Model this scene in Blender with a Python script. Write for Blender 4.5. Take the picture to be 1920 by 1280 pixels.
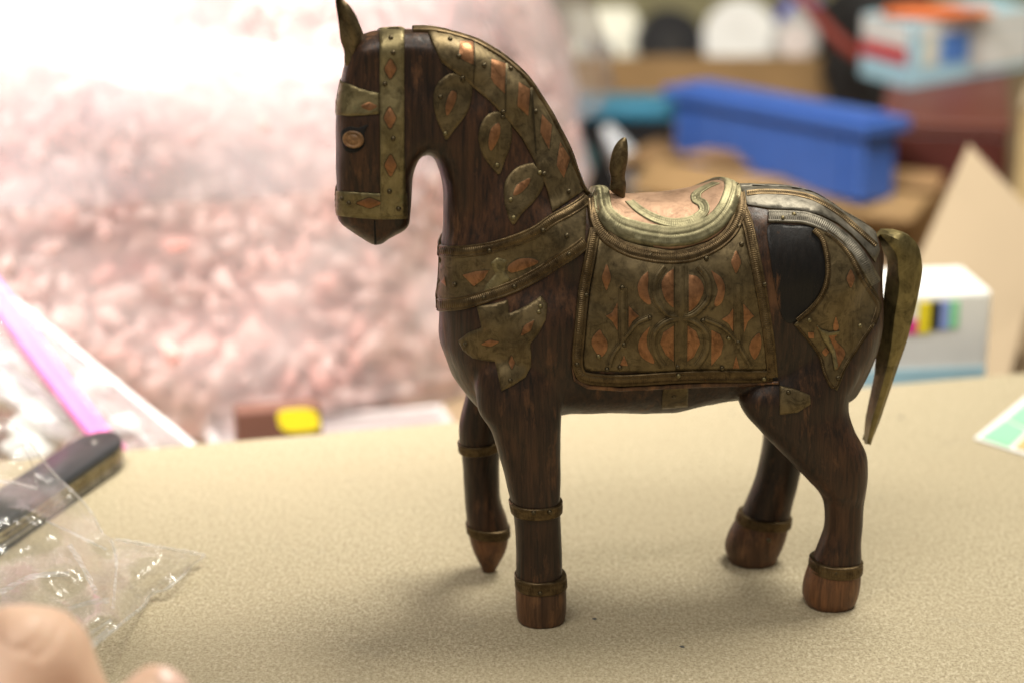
import bpy, bmesh, math, random
import numpy as np
from mathutils import Vector, Matrix, noise
from mathutils.bvhtree import BVHTree
from mathutils.geometry import delaunay_2d_cdt
R = math.radians
random.seed(7); rng = np.random.default_rng(7)
for o in list(bpy.data.objects): bpy.data.objects.remove(o)
S = bpy.context.scene; C = S.collection

# ------------------------------------------------------------------ camera, world, lamps, exposure
H = 0.44; PITCH = R(18.0); F = 4000.0          # camera height over the table, tilt, focal length in photo pixels (1920 wide)
CAM = Vector((0, 0, H))
cd = bpy.data.cameras.new('camera'); cam = bpy.data.objects.new('camera', cd); C.objects.link(cam)
cam.location = CAM; cam.rotation_euler = (R(90) - PITCH, 0, 0)
cd.sensor_width = 36; cd.lens = 36 * F / 1920; cd.clip_start = .02; cd.clip_end = 50
cd.dof.use_dof = True; cd.dof.focus_distance = 0.985; cd.dof.aperture_fstop = 3.9; cd.dof.aperture_blades = 7
S.camera = cam
S.view_settings.view_transform = 'Standard'; S.view_settings.look = 'None'
S.view_settings.exposure = 0.0; S.view_settings.gamma = 1.0
W = bpy.data.worlds.new('World'); S.world = W; W.use_nodes = True
bg = W.node_tree.nodes['Background']; bg.inputs[0].default_value = (.98, .92, .80, 1); bg.inputs[1].default_value = .23

def lamp(name, loc, target, sx, sy, power, col):
    l = bpy.data.lights.new(name, 'AREA'); l.shape = 'RECTANGLE'; l.size = sx; l.size_y = sy; l.energy = power; l.color = col
    o = bpy.data.objects.new(name, l); C.objects.link(o); o.location = loc
    o.rotation_euler = (Vector(target) - Vector(loc)).to_track_quat('-Z', 'Y').to_euler()
    return o
lamp('ceiling_lamp', (.62, 1.50, 1.70), (.05, 1.05, 0), .85, .30, 38, (1.0, .95, .83))
lamp('bag_fill_lamp', (-.50, .98, 1.05), (-.40, 1.72, .0), .9, .3, 11.5, (1.0, .95, .90)).data.spread = R(68)  # added fill light aimed at the packing bag, no real fixture
lamp('ceiling_lamp', (-.35, -.10, 2.0), (-.10, .85, 0), 1.2, .35, 21, (1.0, .95, .87))

# ------------------------------------------------------------------ photo geometry helpers
def ray(px, py):
    a = (px - 960) / F; b = -(py - 640) / F
    return Vector((a, math.cos(PITCH) + b * math.sin(PITCH), -math.sin(PITCH) + b * math.cos(PITCH)))
def at_y(px, py, Y): d = ray(px, py); return CAM + d * (Y / d.y)
def at_z(px, py, z): d = ray(px, py); return CAM + d * ((z - H) / d.z)
HO = Vector((.0803, .9632, 0)); HY = R(7.4)
MH = Matrix.Translation(HO) @ Matrix.Rotation(HY, 4, 'Z'); MHI = MH.inverted()
LC = MHI @ CAM
def lray(px, py): return (MHI.to_3x3() @ ray(px, py))
def L(px, py, c=0.0):                            # a point of the horse's own frame on its lengthwise plane y = c
    d = lray(px, py); return LC + d * ((c - LC.y) / d.y)

def catmull(pts, step, closed=False):
    P = [np.array(p, float) for p in pts]; n = len(P); out = []
    rngi = range(n if closed else n - 1)
    for i in rngi:
        p1 = P[i]; p2 = P[(i + 1) % n]
        p0 = P[(i - 1) % n] if (closed or i > 0) else p1
        p3 = P[(i + 2) % n] if (closed or i + 2 < n) else p2
        m = max(1, int(np.linalg.norm(p2[:2] - p1[:2]) / step))
        for k in range(m):
            t = k / m; t2 = t * t; t3 = t2 * t
            out.append(.5 * ((2 * p1) + (-p0 + p2) * t + (2 * p0 - 5 * p1 + 4 * p2 - p3) * t2 + (-p0 + 3 * p1 - 3 * p2 + p3) * t3))
    if not closed: out.append(P[-1])
    return [p for i, p in enumerate(out) if i == 0 or np.linalg.norm(p[:2] - out[i - 1][:2]) > 1e-7]
def linres(pts, step, closed=True):
    P = [np.array(p, float) for p in pts]; out = []
    n = len(P)
    for i in range(n if closed else n - 1):
        a = P[i]; b = P[(i + 1) % n]; m = max(1, int(np.linalg.norm(b - a) / step))
        for k in range(m): out.append(a + (b - a) * k / m)
    if not closed: out.append(P[-1])
    return out
def polyarrays(poly):
    A = np.array([p[:2] for p in poly]); return A, np.roll(A, -1, 0)
def dist_poly(Q, poly):
    A, B = polyarrays(poly); Q = np.asarray(Q, float)
    out = np.empty(len(Q))
    AB = B - A; l2 = (AB ** 2).sum(1) + 1e-18
    for i in range(0, len(Q), 400):
        q = Q[i:i + 400, None, :]
        t = np.clip(((q - A) * AB).sum(2) / l2, 0, 1)
        out[i:i + 400] = np.sqrt((((A + t[..., None] * AB) - q) ** 2).sum(2).min(1))
    return out
def inside(Q, poly):
    A, B = polyarrays(poly); Q = np.asarray(Q, float); r = np.zeros(len(Q), bool)
    for a, b in zip(A, B):
        c = ((a[1] > Q[:, 1]) != (b[1] > Q[:, 1]))
        with np.errstate(divide='ignore', invalid='ignore'):
            x = (b[0] - a[0]) * (Q[:, 1] - a[1]) / (b[1] - a[1]) + a[0]
        r ^= c & (Q[:, 0] < x)
    return r
def fill(poly, step, keep=.5):
    A = np.array([p[:2] for p in poly])
    xs = np.arange(A[:, 0].min(), A[:, 0].max(), step); ys = np.arange(A[:, 1].min(), A[:, 1].max(), step)
    G = np.array([(x + (j % 2) * step / 2, y) for j, y in enumerate(ys) for x in xs]).reshape(-1, 2)
    if len(G):
        G = G[inside(G, poly)]
        if len(G): G = G[dist_poly(G, poly) > step * keep]
    V = [Vector((float(p[0]), float(p[1]))) for p in A] + [Vector((float(g[0]), float(g[1]))) for g in G]
    n = len(A)
    v, e, f, *_ = delaunay_2d_cdt(V, [(i, (i + 1) % n) for i in range(n)], [], 1, 1e-7)
    return np.array([(p.x, p.y) for p in v]), [tuple(t) for t in f]

# ------------------------------------------------------------------ object helpers
def mesh_obj(name, V, Fc, mat, parent=None, smooth=True, loc=None, link=True):
    me = bpy.data.meshes.new(name); me.from_pydata([tuple(v) for v in V], [], [tuple(f) for f in Fc]); me.validate()
    bm = bmesh.new(); bm.from_mesh(me); bmesh.ops.recalc_face_normals(bm, faces=bm.faces); bm.to_mesh(me); bm.free()
    if mat: me.materials.append(mat)
    if smooth: me.polygons.foreach_set('use_smooth', [True] * len(me.polygons))
    o = bpy.data.objects.new(name, me); C.objects.link(o)
    if parent: o.parent = parent
    if loc: o.location = loc
    return o
def thing(name, label, cat, loc=(0, 0, 0), rz=0, group=None):
    o = bpy.data.objects.new(name, None); C.objects.link(o); o.empty_display_size = .02
    o.location = loc; o.rotation_euler = (0, 0, rz); o['label'] = label; o['category'] = cat
    if group: o['group'] = group
    return o
def tag(o, label, cat, group=None):
    o['label'] = label; o['category'] = cat
    if group: o['group'] = group
    return o
def bevel(o, w, seg=2):
    m = o.modifiers.new('bevel', 'BEVEL'); m.width = w; m.segments = seg; m.limit_method = 'ANGLE'; return o
def boxmesh(x0, x1, y0, y1, z0, z1):
    V = [(x, y, z) for z in (z0, z1) for y in (y0, y1) for x in (x0, x1)]
    return V, [(0, 2, 3, 1), (4, 5, 7, 6), (0, 1, 5, 4), (2, 6, 7, 3), (0, 4, 6, 2), (1, 3, 7, 5)]
def loft(sections, cap=True):
    V = []; Fc = []; n = len(sections[0])
    for s in sections: V += [tuple(p) for p in s]
    for i in range(len(sections) - 1):
        for k in range(n):
            a = i * n + k; b = i * n + (k + 1) % n
            Fc.append((a, b, b + n, a + n))
    if cap: Fc += [tuple(range(n)), tuple(range((len(sections) - 1) * n, len(sections) * n))]
    return V, Fc

# ------------------------------------------------------------------ materials
def newmat(name):
    m = bpy.data.materials.new(name); m.use_nodes = True; nt = m.node_tree
    return m, nt, nt.nodes['Principled BSDF'], nt.nodes['Material Output']
def nd(nt, t, **k):
    n = nt.nodes.new(t)
    for a, b in k.items():
        if a in n.inputs: n.inputs[a].default_value = b
        else: setattr(n, a, b)
    return n
def coords(nt, scale=(1, 1, 1), kind='Object'):
    tc = nd(nt, 'ShaderNodeTexCoord'); mp = nd(nt, 'ShaderNodeMapping'); mp.inputs['Scale'].default_value = scale
    nt.links.new(tc.outputs[kind], mp.inputs['Vector']); return mp.outputs['Vector']
def ntex(nt, vec, scale, detail=4, rough=.6, dist=0):
    n = nd(nt, 'ShaderNodeTexNoise'); n.inputs['Scale'].default_value = scale; n.inputs['Detail'].default_value = detail
    n.inputs['Roughness'].default_value = rough; n.inputs['Distortion'].default_value = dist
    nt.links.new(vec, n.inputs['Vector']); return n.outputs['Fac']
def ramp(nt, fac, stops):
    r = nd(nt, 'ShaderNodeValToRGB'); e = r.color_ramp.elements
    while len(e) < len(stops): e.new(.5)
    for i, (p, c) in enumerate(stops):
        e[i].position = p; e[i].color = (*c, 1) if len(c) == 3 else c
    nt.links.new(fac, r.inputs['Fac']); return r.outputs['Color']
def mix(nt, fac, a, b, mode='MIX'):
    m = nd(nt, 'ShaderNodeMix', data_type='RGBA', blend_type=mode)
    for s, v in ((m.inputs[0], fac), (m.inputs[6], a), (m.inputs[7], b)):
        if isinstance(v, (int, float)): s.default_value = v
        elif isinstance(v, tuple): s.default_value = (*v, 1)
        else: nt.links.new(v, s)
    return m.outputs[2]
def bump(nt, bs, h, strength, dist=.001):
    b = nd(nt, 'ShaderNodeBump'); b.inputs['Strength'].default_value = strength; b.inputs['Distance'].default_value = dist
    nt.links.new(h, b.inputs['Height']); nt.links.new(b.outputs['Normal'], bs.inputs['Normal'])
def plain(name, col, rough=.6, var=.12, scale=30, metallic=0, spec=.5, bumps=0.0):
    m, nt, bs, _ = newmat(name); v = coords(nt); n = ntex(nt, v, scale)
    lo = tuple(c * (1 - var) for c in col); hi = tuple(min(1, c * (1 + var)) for c in col)
    nt.links.new(ramp(nt, n, [(.3, lo), (.7, hi)]), bs.inputs['Base Color'])
    bs.inputs['Roughness'].default_value = rough; bs.inputs['Metallic'].default_value = metallic
    bs.inputs['Specular IOR Level'].default_value = spec
    if bumps: bump(nt, bs, n, bumps)
    return m
def wood(name, dark, mid, worn, wornlo=.56, wornhi=.72, rough=.36):
    m, nt, bs, _ = newmat(name)
    g = ntex(nt, coords(nt, (1, 1, .055)), 520, 5, .65, .3)
    base = ramp(nt, g, [(.32, dark), (.66, mid)])
    lf = ramp(nt, ntex(nt, coords(nt, (1, 1, .6)), 22, 3, .5), [(.42, (0, 0, 0)), (.62, (1, 1, 1))])
    base = mix(nt, lf, base, ramp(nt, g, [(.30, tuple(c * 1.6 for c in dark)), (.68, tuple(c * a for c, a in zip(mid, (1.9, 1.65, 1.4))))]))
    v = coords(nt, (1, 1, .45)); w = ntex(nt, v, 62, 5, .7, .4); w2 = ntex(nt, coords(nt, (1, 1, .15)), 190, 5, .7)
    mm = nd(nt, 'ShaderNodeMath', operation='MULTIPLY'); nt.links.new(w, mm.inputs[0]); nt.links.new(w2, mm.inputs[1])
    sc = nd(nt, 'ShaderNodeMath', operation='MULTIPLY'); nt.links.new(mm.outputs[0], sc.inputs[0]); sc.inputs[1].default_value = 2.0
    wf = ramp(nt, sc.outputs[0], [(wornlo, (0, 0, 0)), (wornhi, (1, 1, 1))])
    col = mix(nt, wf, base, worn)
    nt.links.new(col, bs.inputs['Base Color'])
    bs.inputs['Roughness'].default_value = rough; bs.inputs['Specular IOR Level'].default_value = .32; bs.inputs['Coat Weight'].default_value = .04; bs.inputs['Coat Roughness'].default_value = .3
    rr = ramp(nt, w2, [(.3, (rough - .06,) * 3), (.7, (rough + .16,) * 3)]); nt.links.new(rr, bs.inputs['Roughness'])
    bump(nt, bs, g, .35, .0006)
    return m
def metal(name, dark, light, rough, metallic=.85, scale=90, verd=None):
    m, nt, bs, _ = newmat(name)
    n = ntex(nt, coords(nt), scale, 6, .65, .5); n2 = ntex(nt, coords(nt, (1, 1, .3)), scale * 4, 4, .6)
    ad = nd(nt, 'ShaderNodeMath', operation='MULTIPLY_ADD'); nt.links.new(n2, ad.inputs[0]); ad.inputs[1].default_value = .35; nt.links.new(n, ad.inputs[2])
    col = ramp(nt, ad.outputs[0], [(.45, dark), (.88, light)])
    dk = ramp(nt, ntex(nt, coords(nt), scale * 1.7, 7, .75, .8), [(.30, (1, 1, 1)), (.52, (0, 0, 0))]); col = mix(nt, dk, col, tuple(c * .62 for c in dark))
    sc_ = ramp(nt, ntex(nt, coords(nt, (1, 1, .06)), 900, 3, .6), [(.62, (0, 0, 0)), (.72, (.5, .5, .5))]); col = mix(nt, sc_, col, light)
    if verd:
        k = ramp(nt, ntex(nt, coords(nt), scale * .6, 5, .7), [(.58, (0, 0, 0)), (.75, (.7, .7, .7))])
        col = mix(nt, k, col, verd)
    nt.links.new(col, bs.inputs['Base Color']); bs.inputs['Metallic'].default_value = metallic
    rr = ramp(nt, n, [(.3, (rough - .1,) * 3), (.75, (rough + .14,) * 3)]); nt.links.new(rr, bs.inputs['Roughness'])
    bump(nt, bs, ad.outputs[0], .3, .0008)
    return m
def film(name, tint, haze, gloss_rough=.12, scale=25, lo=.35, hi=.75, wr=.6):
    m, nt, bs, out = newmat(name); nt.nodes.remove(bs)
    tr = nd(nt, 'ShaderNodeBsdfTransparent'); tr.inputs[0].default_value = (.97, .97, .97, 1)
    df = nd(nt, 'ShaderNodeBsdfDiffuse'); df.inputs[0].default_value = (*tint, 1)
    tl = nd(nt, 'ShaderNodeBsdfTranslucent'); tl.inputs[0].default_value = (*tint, 1)
    dm = nd(nt, 'ShaderNodeMixShader'); dm.inputs[0].default_value = .4
    nt.links.new(df.outputs[0], dm.inputs[1]); nt.links.new(tl.outputs[0], dm.inputs[2])
    gl = nd(nt, 'ShaderNodeBsdfGlossy'); gl.inputs['Roughness'].default_value = gloss_rough; gl.inputs[0].default_value = (1, 1, 1, 1)
    n = ntex(nt, coords(nt), scale, 5, .65, 1.0)
    b = nd(nt, 'ShaderNodeBump'); b.inputs['Strength'].default_value = wr; b.inputs['Distance'].default_value = .01; nt.links.new(n, b.inputs['Height'])
    nt.links.new(b.outputs[0], gl.inputs['Normal'])
    lw = nd(nt, 'ShaderNodeLayerWeight'); lw.inputs['Blend'].default_value = .25; nt.links.new(b.outputs[0], lw.inputs['Normal'])
    pw = nd(nt, 'ShaderNodeMath', operation='POWER'); nt.links.new(lw.outputs['Facing'], pw.inputs[0]); pw.inputs[1].default_value = 2.5
    fr = nd(nt, 'ShaderNodeMath', operation='MULTIPLY_ADD'); nt.links.new(pw.outputs[0], fr.inputs[0]); fr.inputs[1].default_value = .6; fr.inputs[2].default_value = .05
    h = ramp(nt, n, [(lo, (haze * .25,) * 3), (hi, (haze,) * 3)])
    m1 = nd(nt, 'ShaderNodeMixShader'); nt.links.new(h, m1.inputs[0]); nt.links.new(tr.outputs[0], m1.inputs[1]); nt.links.new(dm.outputs[0], m1.inputs[2])
    m2 = nd(nt, 'ShaderNodeMixShader'); nt.links.new(fr.outputs[0], m2.inputs[0]); nt.links.new(m1.outputs[0], m2.inputs[1]); nt.links.new(gl.outputs[0], m2.inputs[2])
    nt.links.new(m2.outputs[0], out.inputs['Surface'])
    return m

M_WOOD = wood('dark_wood', (.0065, .0038, .0024), (.040, .0195, .010), (.125, .055, .023), .57, .82)
M_HOOF = wood('hoof_wood', (.038, .018, .009), (.115, .056, .026), (.24, .115, .048), .5, .75, .42)
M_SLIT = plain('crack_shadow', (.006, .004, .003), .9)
M_EYE = wood('eye_wood', (.09, .045, .020), (.22, .125, .055), (.32, .18, .08), .45, .8, .35)
M_BRASS = metal('aged_brass', (.074, .053, .026), (.215, .160, .080), .46, .8)
M_BRASS_L = metal('bright_brass', (.135, .106, .050), (.31, .255, .130), .48, verd=(.16, .19, .09))
M_TRIM = metal('ribbed_trim', (.060, .038, .018), (.18, .125, .06), .42)
M_TRIM_L = metal('bright_trim', (.16, .145, .08), (.36, .32, .19), .54)
M_COPPER = metal('copper', (.17, .080, .036), (.40, .195, .092), .42)
M_COPPER_L = metal('pale_copper', (.33, .20, .125), (.48, .315, .21), .58, .78, 60)
M_PEWTER = metal('dull_silver', (.10, .09, .07), (.25, .225, .18), .52)
M_NAIL = metal('nail', (.05, .04, .025), (.16, .12, .06), .42)

# ------------------------------------------------------------------ table and room
def table_mat():
    m, nt, bs, _ = newmat('kraft_table')
    v = coords(nt, (1, .6, 1)); a = ntex(nt, v, 560, 5, .78, .2); b = ntex(nt, coords(nt), 800, 3, .6); c = ntex(nt, coords(nt), 11, 5, .65)
    col = ramp(nt, a, [(.32, (.26, .205, .125)), (.48, (.41, .345, .22)), (.68, (.64, .57, .41))])
    col = mix(nt, ramp(nt, b, [(.36, (1, 1, 1)), (.46, (0, 0, 0))]), col, (.22, .17, .10))
    col = mix(nt, ramp(nt, c, [(.38, (.0, .0, .0)), (.72, (.5, .5, .5))]), col, (.41, .34, .22))
    sm_ = ramp(nt, ntex(nt, coords(nt), 34, 6, .7, .6), [(.60, (0, 0, 0)), (.78, (.40, .40, .40))]); col = mix(nt, sm_, col, (.30, .27, .20))
    nt.links.new(col, bs.inputs['Base Color']); bs.inputs['Roughness'].default_value = .62
    bump(nt, bs, a, .07, .0006)
    return m
A = at_z(0, 862, 0); B = at_z(1920, 697, 0); u = (B - A).normalized(); nrm = Vector((-u.y, u.x, 0))
pA = A - u * .6; pB = B + u * .7
def slab(z0, z1, q): 
    V = [(p.x, p.y, z) for z in (z0, z1) for p in q]; return V, [(3, 2, 1, 0), (4, 5, 6, 7), (0, 1, 5, 4), (1, 2, 6, 5), (2, 3, 7, 6), (3, 0, 4, 7)]
V, Fc = slab(-.03, 0, [pA - nrm * 1.35, pB - nrm * 1.35, pB, pA])
tb = thing('work_table', 'tan speckled worktable the wooden horse stands on', 'table', (0, 0, 0))
o = mesh_obj('tabletop', V, Fc, table_mat(), tb, False); bevel(o, .002)
M_STEEL = plain('grey_steel', (.22, .22, .22), .45)
for q in (pA + u * .08 - nrm * .06, pB - u * .08 - nrm * .06, pA + u * .08 - nrm * 1.28, pB - u * .08 - nrm * 1.28):
    V, Fc = boxmesh(q.x - .025, q.x + .025, q.y - .025, q.y + .025, -.85, -.0302); mesh_obj('leg', V, Fc, M_STEEL, tb, False)
# specks lying on the tabletop
M_SPECK = plain('grime', (.10, .10, .09), .8)
def speck(px, py, r):
    p = at_z(px, py, 0); V = []
    n = 9
    for k in range(n):
        a = k * 2 * math.pi / n; rr = r * random.uniform(.5, 1.1)
        V.append((math.cos(a) * rr, math.sin(a) * rr * .8, .0002))
    V2 = [(x * .5, y * .5, .0006) for x, y, z in V]
    return p, V + V2, [tuple(range(n, 2 * n))] + [(k, (k + 1) % n, n + (k + 1) % n, n + k) for k in range(n)]
for px, py, r, lb in ((1115, 1160, .0018, 'dark grey speck on the table right of the near front hoof'), (1279, 1212, .0015, 'small dark speck nearest the table front, below the belly'),
                      (1372, 775, .0012, 'tiny dark speck on the table under the belly beside the hind thigh'), (1690, 783, .0022, 'faint dark smudge of dirt on the table right of the tail tip')):
    p, V, Fc = speck(px, py, r); tag(mesh_obj('dirt_speck', V, Fc, M_SPECK, None, True, p), lb, 'speck')

def struct(name, V, Fc, mat, smooth=False):
    o = mesh_obj(name, V, Fc, mat, None, smooth); o['kind'] = 'structure'; return o
struct('floor', *boxmesh(-4, 4, -3, 3.6, -.9, -.85), plain('floor_vinyl', (.30, .28, .24), .5))
struct('wall', *boxmesh(-4, 4, 3.3, 3.4, -.849, 1.9), plain('olive_wall', (.40, .36, .20), .8))
BZ = -.10                                         # top of the lower bench behind the worktable
bn = thing('back_bench', 'low brown bench behind the worktable carrying the boxes and bags', 'bench')
e0 = A - u * .9 + nrm * .012; e1 = B + u * .9 + nrm * .012
V, Fc = slab(BZ - .04, BZ, [e0, e1, e1 + nrm * 1.75, e0 + nrm * 1.75]); mesh_obj('bench_top', V, Fc, plain('bench_board', (.24, .17, .10), .6), bn, False)
for q in (e0 + u * .1 + nrm * .1, e1 - u * .1 + nrm * .1, e0 + u * .1 + nrm * 1.6, e1 - u * .1 + nrm * 1.6):
    mesh_obj('leg', *boxmesh(q.x - .03, q.x + .03, q.y - .03, q.y + .03, -.85, BZ - .0402), M_STEEL, bn, False)

# ------------------------------------------------------------------ the horse: carved body
horse = thing('horse_figurine', 'dark carved wooden horse with brass and copper inlay standing on the tan table', 'horse figurine', HO, HY)
OUT = [(674, 68), (711, 58), (756, 56), (805, 57), (842, 63), (887, 77), (917, 93), (947, 113), (985, 147), (1015, 188), (1041, 233), (1064, 282), (1082, 327), (1095, 356),
       (1112, 374), (1150, 385), (1203, 390), (1290, 382), (1345, 366), (1382, 354), (1424, 352), (1479, 354), (1521, 362), (1551, 377), (1576, 394), (1610, 415), (1640, 436),
       (1652, 470), (1651, 510), (1652, 573), (1643, 628), (1628, 668), (1612, 702), (1590, 735), (1550, 752), (1480, 752), (1420, 746), (1368, 741), (1300, 755), (1240, 765), (1110, 766), (1052, 768),
       (1000, 782), (945, 782), (896, 760), (869, 730), (845, 695), (830, 656), (824, 626), (823, 573), (822, 534), (824, 499), (827, 460), (831, 424), (832, 385), (830, 356), (825, 328), (817, 303), (806, 290), (791, 290),
       (780, 307), (774, 335), (770, 395), (764, 424), (735, 444), (705, 459), (670, 440), (637, 416), (632, 397), (631, 356), (630, 300), (630, 245), (632, 195), (638, 157), (645, 120), (656, 85)]
def ll(px, py, c=0): p = L(px, py, c); return (p.x, p.z)
TC = [(703, 450, 5, 6), (700, 425, 11, 8), (690, 380, 13.5, 8), (680, 260, 16.5, 9), (740, 80, 13, 9), (670, 130, 12, 8), (750, 260, 16, 9), (800, 240, 17, 11), (880, 130, 14, 12), (900, 250, 19, 16), (1000, 220, 13, 14), (1060, 330, 17, 16),
      (850, 380, 20, 17), (950, 420, 26, 22), (860, 480, 27, 24), (830, 560, 27, 24), (880, 580, 33, 28), (1000, 600, 36, 30), (1080, 420, 31, 30), (1250, 560, 38.5, 38), (1250, 420, 38, 38), (1400, 560, 37.5, 38), (1530, 500, 37, 36), (1640, 520, 24, 26), (1600, 640, 33, 26), (1560, 720, 33, 24), (930, 740, 30, 24), (1250, 740, 36, 38)]
TQ = np.array([ll(a, b) for a, b, _, _ in TC]); TT = np.array([t[2:] for t in TC]) / 1000
def thick(Q):
    w = 1 / (((Q[:, None, :] - TQ) ** 2).sum(2) + 6e-5) ** 1.6
    return (w[..., None] * TT).sum(1) / w.sum(1)[:, None]
def inflate(poly, step, TR, p=2.1, rings=(.00015, .0006, .0014)):
    A = np.array(poly); n = len(A)
    t = np.roll(A, -1, 0) - np.roll(A, 1, 0); t /= np.linalg.norm(t, axis=1)[:, None] + 1e-12
    area = (A[:, 0] * np.roll(A[:, 1], -1) - np.roll(A[:, 0], -1) * A[:, 1]).sum()
    nn = np.stack([-t[:, 1], t[:, 0]], 1) * (1 if area > 0 else -1)
    xs = np.arange(A[:, 0].min(), A[:, 0].max(), step); ys = np.arange(A[:, 1].min(), A[:, 1].max(), step)
    G = np.array([(x, y) for x in xs for y in ys]); G = G[inside(G, A)]; G = G[dist_poly(G, A) > rings[-1] + step * .6]
    pts = [A]
    for r in rings:
        q = A + nn * r; q = q[inside(q, A)]; q = q[np.abs(dist_poly(q, A) - r) < r * .25]; pts.append(q)
    pts.append(G); P = np.concatenate(pts)
    v, e, f, *_ = delaunay_2d_cdt([Vector((float(a), float(b))) for a, b in P], [(i, (i + 1) % n) for i in range(n)], [], 1, 1e-9)
    Q = np.array([(a.x, a.y) for a in v]); d = dist_poly(Q, A); T, Rr = TR(Q)
    t = np.clip(d / Rr, 0, 1); y = T * (1 - (1 - t) ** p) ** (1 / p)
    edge = d < 1e-6
    V = [(q[0], -yy, q[1]) for q, yy in zip(Q, y)]; m = len(V); idx = {}
    for i in range(m):
        if edge[i]: idx[i] = i
        else: idx[i] = len(V); V.append((Q[i][0], y[i], Q[i][1]))
    Fc = [tuple(t) for t in f] + [tuple(idx[i] for i in reversed(t)) for t in f]
    return V, Fc
opoly = [ll(*p) for p in catmull(OUT, 5, True)]
BV, BF = inflate(opoly, .0016, lambda Q: (lambda k: (k[:, 0], k[:, 1]))(thick(Q)))
def leg(rows, n=28, kd=1.0):
    secs = []
    for r in rows:
        py, xl, xr, c = r[:4]; cap = (r[4] if len(r) > 4 else 12) / 1000
        a = L(xl, py, c / 1000); b = L(xr, py, c / 1000); ctr = (a + b) / 2; hw = (b.x - a.x) / 2; hd = min(hw * kd, cap)
        z = r[5] if len(r) > 5 else ctr.z
        secs.append([(ctr.x + hw * math.copysign(abs(math.cos(t)) ** .9, math.cos(t)), ctr.y + hd * math.copysign(abs(math.sin(t)) ** .9, math.sin(t)), z) for t in [2 * math.pi * k / n for k in range(n)]])
    return secs
def smooth_rows(rows, k=3):
    m = max(len(r) for r in rows)
    full = [list(r) + ([12] if len(r) == 4 else []) for r in rows]
    out = []
    P = [np.array(r[:5], float) for r in full]
    for i in range(len(P) - 1):
        p0 = P[max(0, i - 1)]; p1 = P[i]; p2 = P[i + 1]; p3 = P[min(len(P) - 1, i + 2)]
        for j in range(k):
            t = j / k
            out.append(.5 * ((2 * p1) + (-p0 + p2) * t + (2 * p0 - 5 * p1 + 4 * p2 - p3) * t * t + (-p0 + 3 * p1 - 3 * p2 + p3) * t ** 3))
    out.append(P[-1]); return out
FN = [(640, 930, 1030, -22, 8), (690, 893, 1050, -24, 12), (760, 896, 1053, -26, 12.5), (805, 921, 1052, -27, 12), (877, 942, 1050, -27.5, 11.5), (928, 956, 1051, -28, 11.5), (970, 965, 1051, -28, 11), (1020, 967, 1052, -28, 10.5), (1060, 968, 1054, -28, 11), (1095, 970, 1056, -28, 11)]
HN = [(640, 1480, 1610, -24, 9), (700, 1420, 1612, -25, 12), (740, 1386, 1595, -26, 13), (774, 1398, 1590, -26, 13), (807, 1430, 1600, -27, 13), (835, 1457, 1617, -27, 13), (856, 1478, 1625, -27.5, 12.5), (884, 1504, 1625, -28, 12), (919, 1534, 1621, -28, 11.5), (944, 1546, 1618, -28, 11), (985, 1546, 1615, -28, 10.5), (1015, 1537, 1613, -28, 10.5), (1045, 1526, 1613, -28, 11), (1070, 1522, 1611, -28, 11)]
FF = [(690, 885, 960, 24, 10), (736, 874, 950, 27, 11), (784, 863, 942, 28, 11), (822, 861, 938, 29, 11), (869, 867, 936, 30, 10.5), (919, 871, 937, 31, 10), (945, 872, 941, 31, 10), (974, 875, 951, 31, 10), (998, 878, 955, 31, 10)]
HF = [(700, 1430, 1570, 24, 11), (760, 1432, 1540, 26, 12), (813, 1431, 1515, 26.5, 12), (856, 1427, 1505, 27, 11.5), (907, 1414, 1494, 27, 11), (954, 1394, 1482, 27, 11), (985, 1380, 1478, 27, 11)]
def addm(V, Fc, V2, F2):
    n = len(V); return V + [tuple(v) for v in V2], Fc + [tuple(i + n for i in f) for f in F2]
for rows in (FN, HN, FF, HF): BV, BF = addm(BV, BF, *loft(leg(smooth_rows(rows))))
raw = mesh_obj('raw', BV, BF, None)
mr = raw.modifiers.new('r', 'REMESH'); mr.mode = 'VOXEL'; mr.voxel_size = .00105
ms = raw.modifiers.new('s', 'SMOOTH'); ms.factor = .5; ms.iterations = 9
dg = bpy.context.evaluated_depsgraph_get(); me = bpy.data.meshes.new_from_object(raw.evaluated_get(dg)); bpy.data.objects.remove(raw)
me.name = 'body'
# knife facets left by the carver: slow uneven relief over the whole surface
cov = np.empty(len(me.vertices) * 3); me.vertices.foreach_get('co', cov); cov = cov.reshape(-1, 3)
nov = np.empty(len(me.vertices) * 3); me.vertices.foreach_get('normal', nov); nov = nov.reshape(-1, 3)
dsp = np.array([noise.noise(Vector(c) * 70) * .00055 + noise.noise(Vector((c[0] * 240, c[1] * 240, c[2] * 90))) * .00012 for c in cov])
cov = cov + nov * dsp[:, None]; me.vertices.foreach_set('co', cov.ravel()); me.update()
me.polygons.foreach_set('use_smooth', [True] * len(me.polygons)); me.materials.clear(); me.materials.append(M_WOOD)
body = bpy.data.objects.new('body', me); C.objects.link(body); body.parent = horse
print('body verts', len(me.vertices))
BVH = BVHTree.FromPolygons([tuple(c) for c in cov], [tuple(p.vertices) for p in me.polygons])
def proj(px, py):
    d = lray(px, py).normalized(); h, n, i, t = BVH.ray_cast(LC, d)
    if h is None:
        h, n, i, t = BVH.find_nearest(L(px, py, -.002))
        if n.dot(d) > 0: n = (n - d * n.dot(d) * 1.05)
        n = n.normalized()
    if h.y > -.0001: h = Vector((h.x, -.0001, h.z))
    return h, n

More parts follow.
